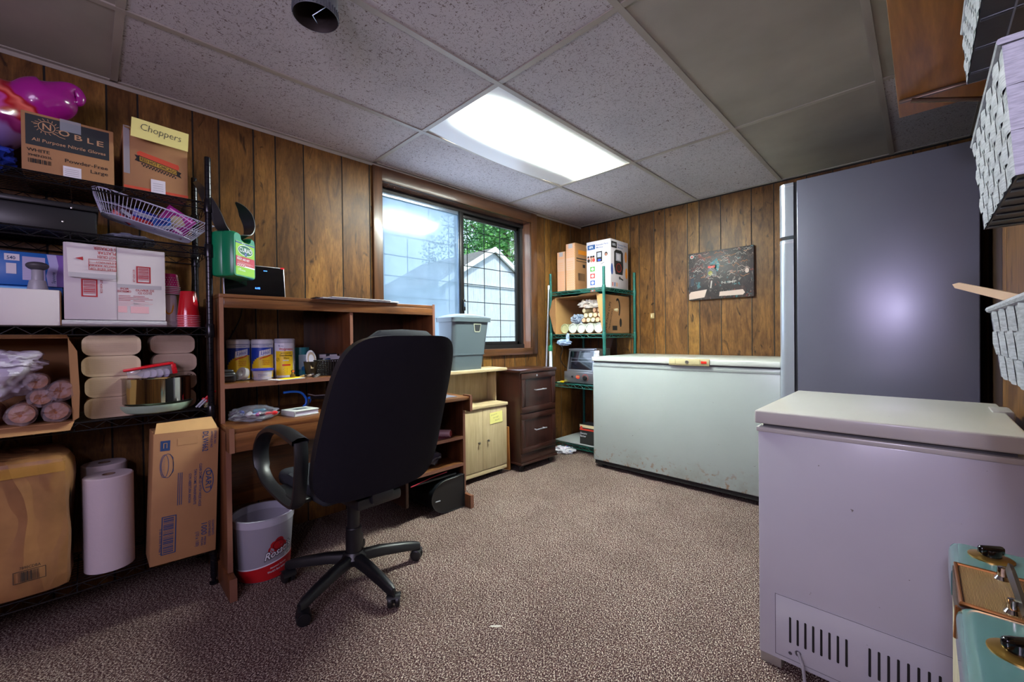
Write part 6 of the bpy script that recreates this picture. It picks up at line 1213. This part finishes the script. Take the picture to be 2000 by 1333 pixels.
for x_ in (tx0+.03, tx1-.03):
    for y_ in (ty0+.04, ty1-.04): b = MB(); b.lathe([(.012, 0), (.014, .031)], (x_, y_, 0), m_cast, 12); b.build('foot', ta)
# ------------------------------------------------------------------ shelf on the right wall
m_pine = wood('varnished_pine', '#85501a', '#b1752c', 'Y', 7, .45, coat=.1); ws = thing('wall_shelf', (2.62, .2, 1.9), 'varnished pine shelf board on folding metal brackets high on the right wall', 'shelf')
b = MB(); b.box(2.478, XR-.002, -.75, .945, 1.90, 1.92, m_pine, .002); b.build('board', ws)
m_brk = M('bronze_bracket', '#7d6a5c', .35, .7); m_chr = M('worn_chrome', '#6e5a4c', .25, .8)
for y_ in (.775, -.7):
    b = MB(); b.box(2.482, XR-.004, y_-.006, y_+.006, 1.888, 1.8995, m_brk, .001); b.box(XR-.016, XR-.004, y_-.006, y_+.006, 1.62, 1.89, m_brk, .001); b.tube([(2.515, y_, 1.888), (XR-.01, y_-.0, 1.80)], .008, m_chr, 8); b.build('bracket', ws)
# ------------------------------------------------------------------ woven baskets on the right wall
def weave(name, col, dark):
    t = NT(name); tc_ = t.node('ShaderNodeTexCoord').outputs['Object']; ch_ = t.node('ShaderNodeTexBrick', {'Vector': t.node('ShaderNodeMapping', {'Vector': tc_, 'Rotation': (0, 0, 0)}).outputs[0]})
    f_ = t.noise(t.coord((1, 1, 8)), 60, 2); t.set('Base Color', t.mix(t.ramp(f_, [(.35, .5), (.6, 0.0)]), col, dark)); t.set('Roughness', .5); t.bump(f_, .4, .002); return t.m
m_wv = weave('white_paper_weave', '#b9bcc4', '#7d8088'); m_wvd = M('basket_base_plastic', '#3f4450', .3, spec=.6, bs=.3, bscale=40); m_rib = M('basket_rib', '#8f98ae', .35)
def wbasket(x0, y0, y1, z0, z1, label, flare=.012, cell=.036):
    t = thing('woven_basket', ((x0+XR)/2, (y0+y1)/2, z0), label, 'basket', 'white woven baskets on the right wall'); b = MB(); nz = max(2, int((z1-z0)/cell*1.4)); hz = (z1-z0)/nz
    def off(v): return flare*(v-z0)/(z1-z0)
    def cellbox(P, a0_, a1_, za, zb, over):
        q = []
        for i in range(5):
            for j in range(3):
                u, v = i/4, j/2; d = (sin(pi*u)*.004 if over else -.001+.001*sin(pi*u)) * (.6+.4*sin(pi*v)); q.append(P(a0_+(a1_-a0_)*u, za+(zb-za)*v, d))
        b.add(q, [(i*3+j, (i+1)*3+j, (i+1)*3+j+1, i*3+j+1) for i in range(4) for j in range(2)], m_wv)
    ny = int((y1-y0)/cell); hy = (y1-y0)/ny
    for j in range(nz):
        for i in range(ny): cellbox(lambda a, z, d: (x0-off(z)-d, a+(off(z)*((a-(y0+y1)/2)/((y1-y0)/2))), z), y0+i*hy, y0+(i+1)*hy, z0+j*hz, z0+(j+1)*hz, (i+j) % 2 == 0)
        nx = max(2, int((XR-x0)/cell)); hx = (XR-.006-x0)/nx
        for s in (-1, 1):
            for i in range(nx): cellbox(lambda a, z, d: (a-off(z)*(1-(a-x0)/(XR-x0)), (y0 if s < 0 else y1)+s*(off(z)+d), z), x0+i*hx, x0+(i+1)*hx, z0+j*hz, z0+(j+1)*hz, (i+j) % 2 == 0)
    i_ = .0035; taper(b, z0+.001, z1-.002, (x0+i_, XR-.008, y0+i_, y1-i_), (x0-flare+i_, XR-.008, y0-flare+i_, y1+flare-i_), M('basket_liner', '#9a9ea6', .7), .012); b.build('woven_side', t); b = MB(); b.box(x0+.002, XR-.006, y0+.002, y1-.002, z0, z0+.003, m_wvd)
    for k in range(7): yy = y0+(y1-y0)*(k+.5)/7; b.box(x0+.004, XR-.01, yy-.006, yy+.006, z0-.002, z0, m_wvd, .0008)
    for k in range(2): xx = x0+.05+k*.07; b.box(xx-.0015, xx+.0015, y0+.004, y1-.004, z0-.003, z0-.001, m_rib)
    b.build('base', t)
    b = MB(); e = flare; b.tube([(x0-e, y0-e, z1), (x0-e, y1+e, z1), (XR-.008, y1+e, z1), (XR-.008, y0-e, z1)], .005, m_wv, 8, closed=True); b.build('rim', t)
    return t
wbasket(2.625, -.50, -.12, 1.245, 1.41, 'white woven basket on the right wall, middle one below the pine shelf'); wbasket(2.625, -.56, .31, 1.70, 1.84, 'white woven basket seen from below, highest of the three', .006); wbasket(2.625, -.80, -.36, .985, 1.085, 'white woven basket holding a wooden stick, lowest of the three', .010)
b = MB(); p0, p1 = V((2.58, -.317, 1.126)), V((2.66, -.42, 1.085)); d = (p1-p0).normalized(); w_ = V((0, 0, 1)); w_ = (w_-d*w_.dot(d)).normalized(); nn = d.cross(w_); m_st = M('birch_stick', '#c9a983', .5)
q = [p0+w_*.003-d*.004, p0+d*.006+w_*.0075, p1+d*.02+w_*.0075, p1+d*.02-w_*.0075, p0-w_*.002+d*.002]; b.add([a+nn*.0015 for a in q]+[a-nn*.0015 for a in q], [(0, 1, 2, 3, 4), (9, 8, 7, 6, 5)]+[(i, (i+1) % 5, 5+(i+1) % 5, 5+i) for i in range(5)], m_st)
solo(b, 'wooden_stick', 'pale wooden stick poking out of the lowest woven basket', 'stick')
b = MB(); b.M = mrot((1.42, -.30, .0005), 0, 0, 30); b.add([(0, 0, 0), (.03, .004, .001), (.045, .012, .002), (.03, .016, .001), (0, .008, .0005)], [(0, 1, 2, 3, 4)], M('scrap_white', '#b0aaa0', .6)); solo(b, 'paper_scrap', 'tiny white scrap lying on the carpet near the front', 'scrap')
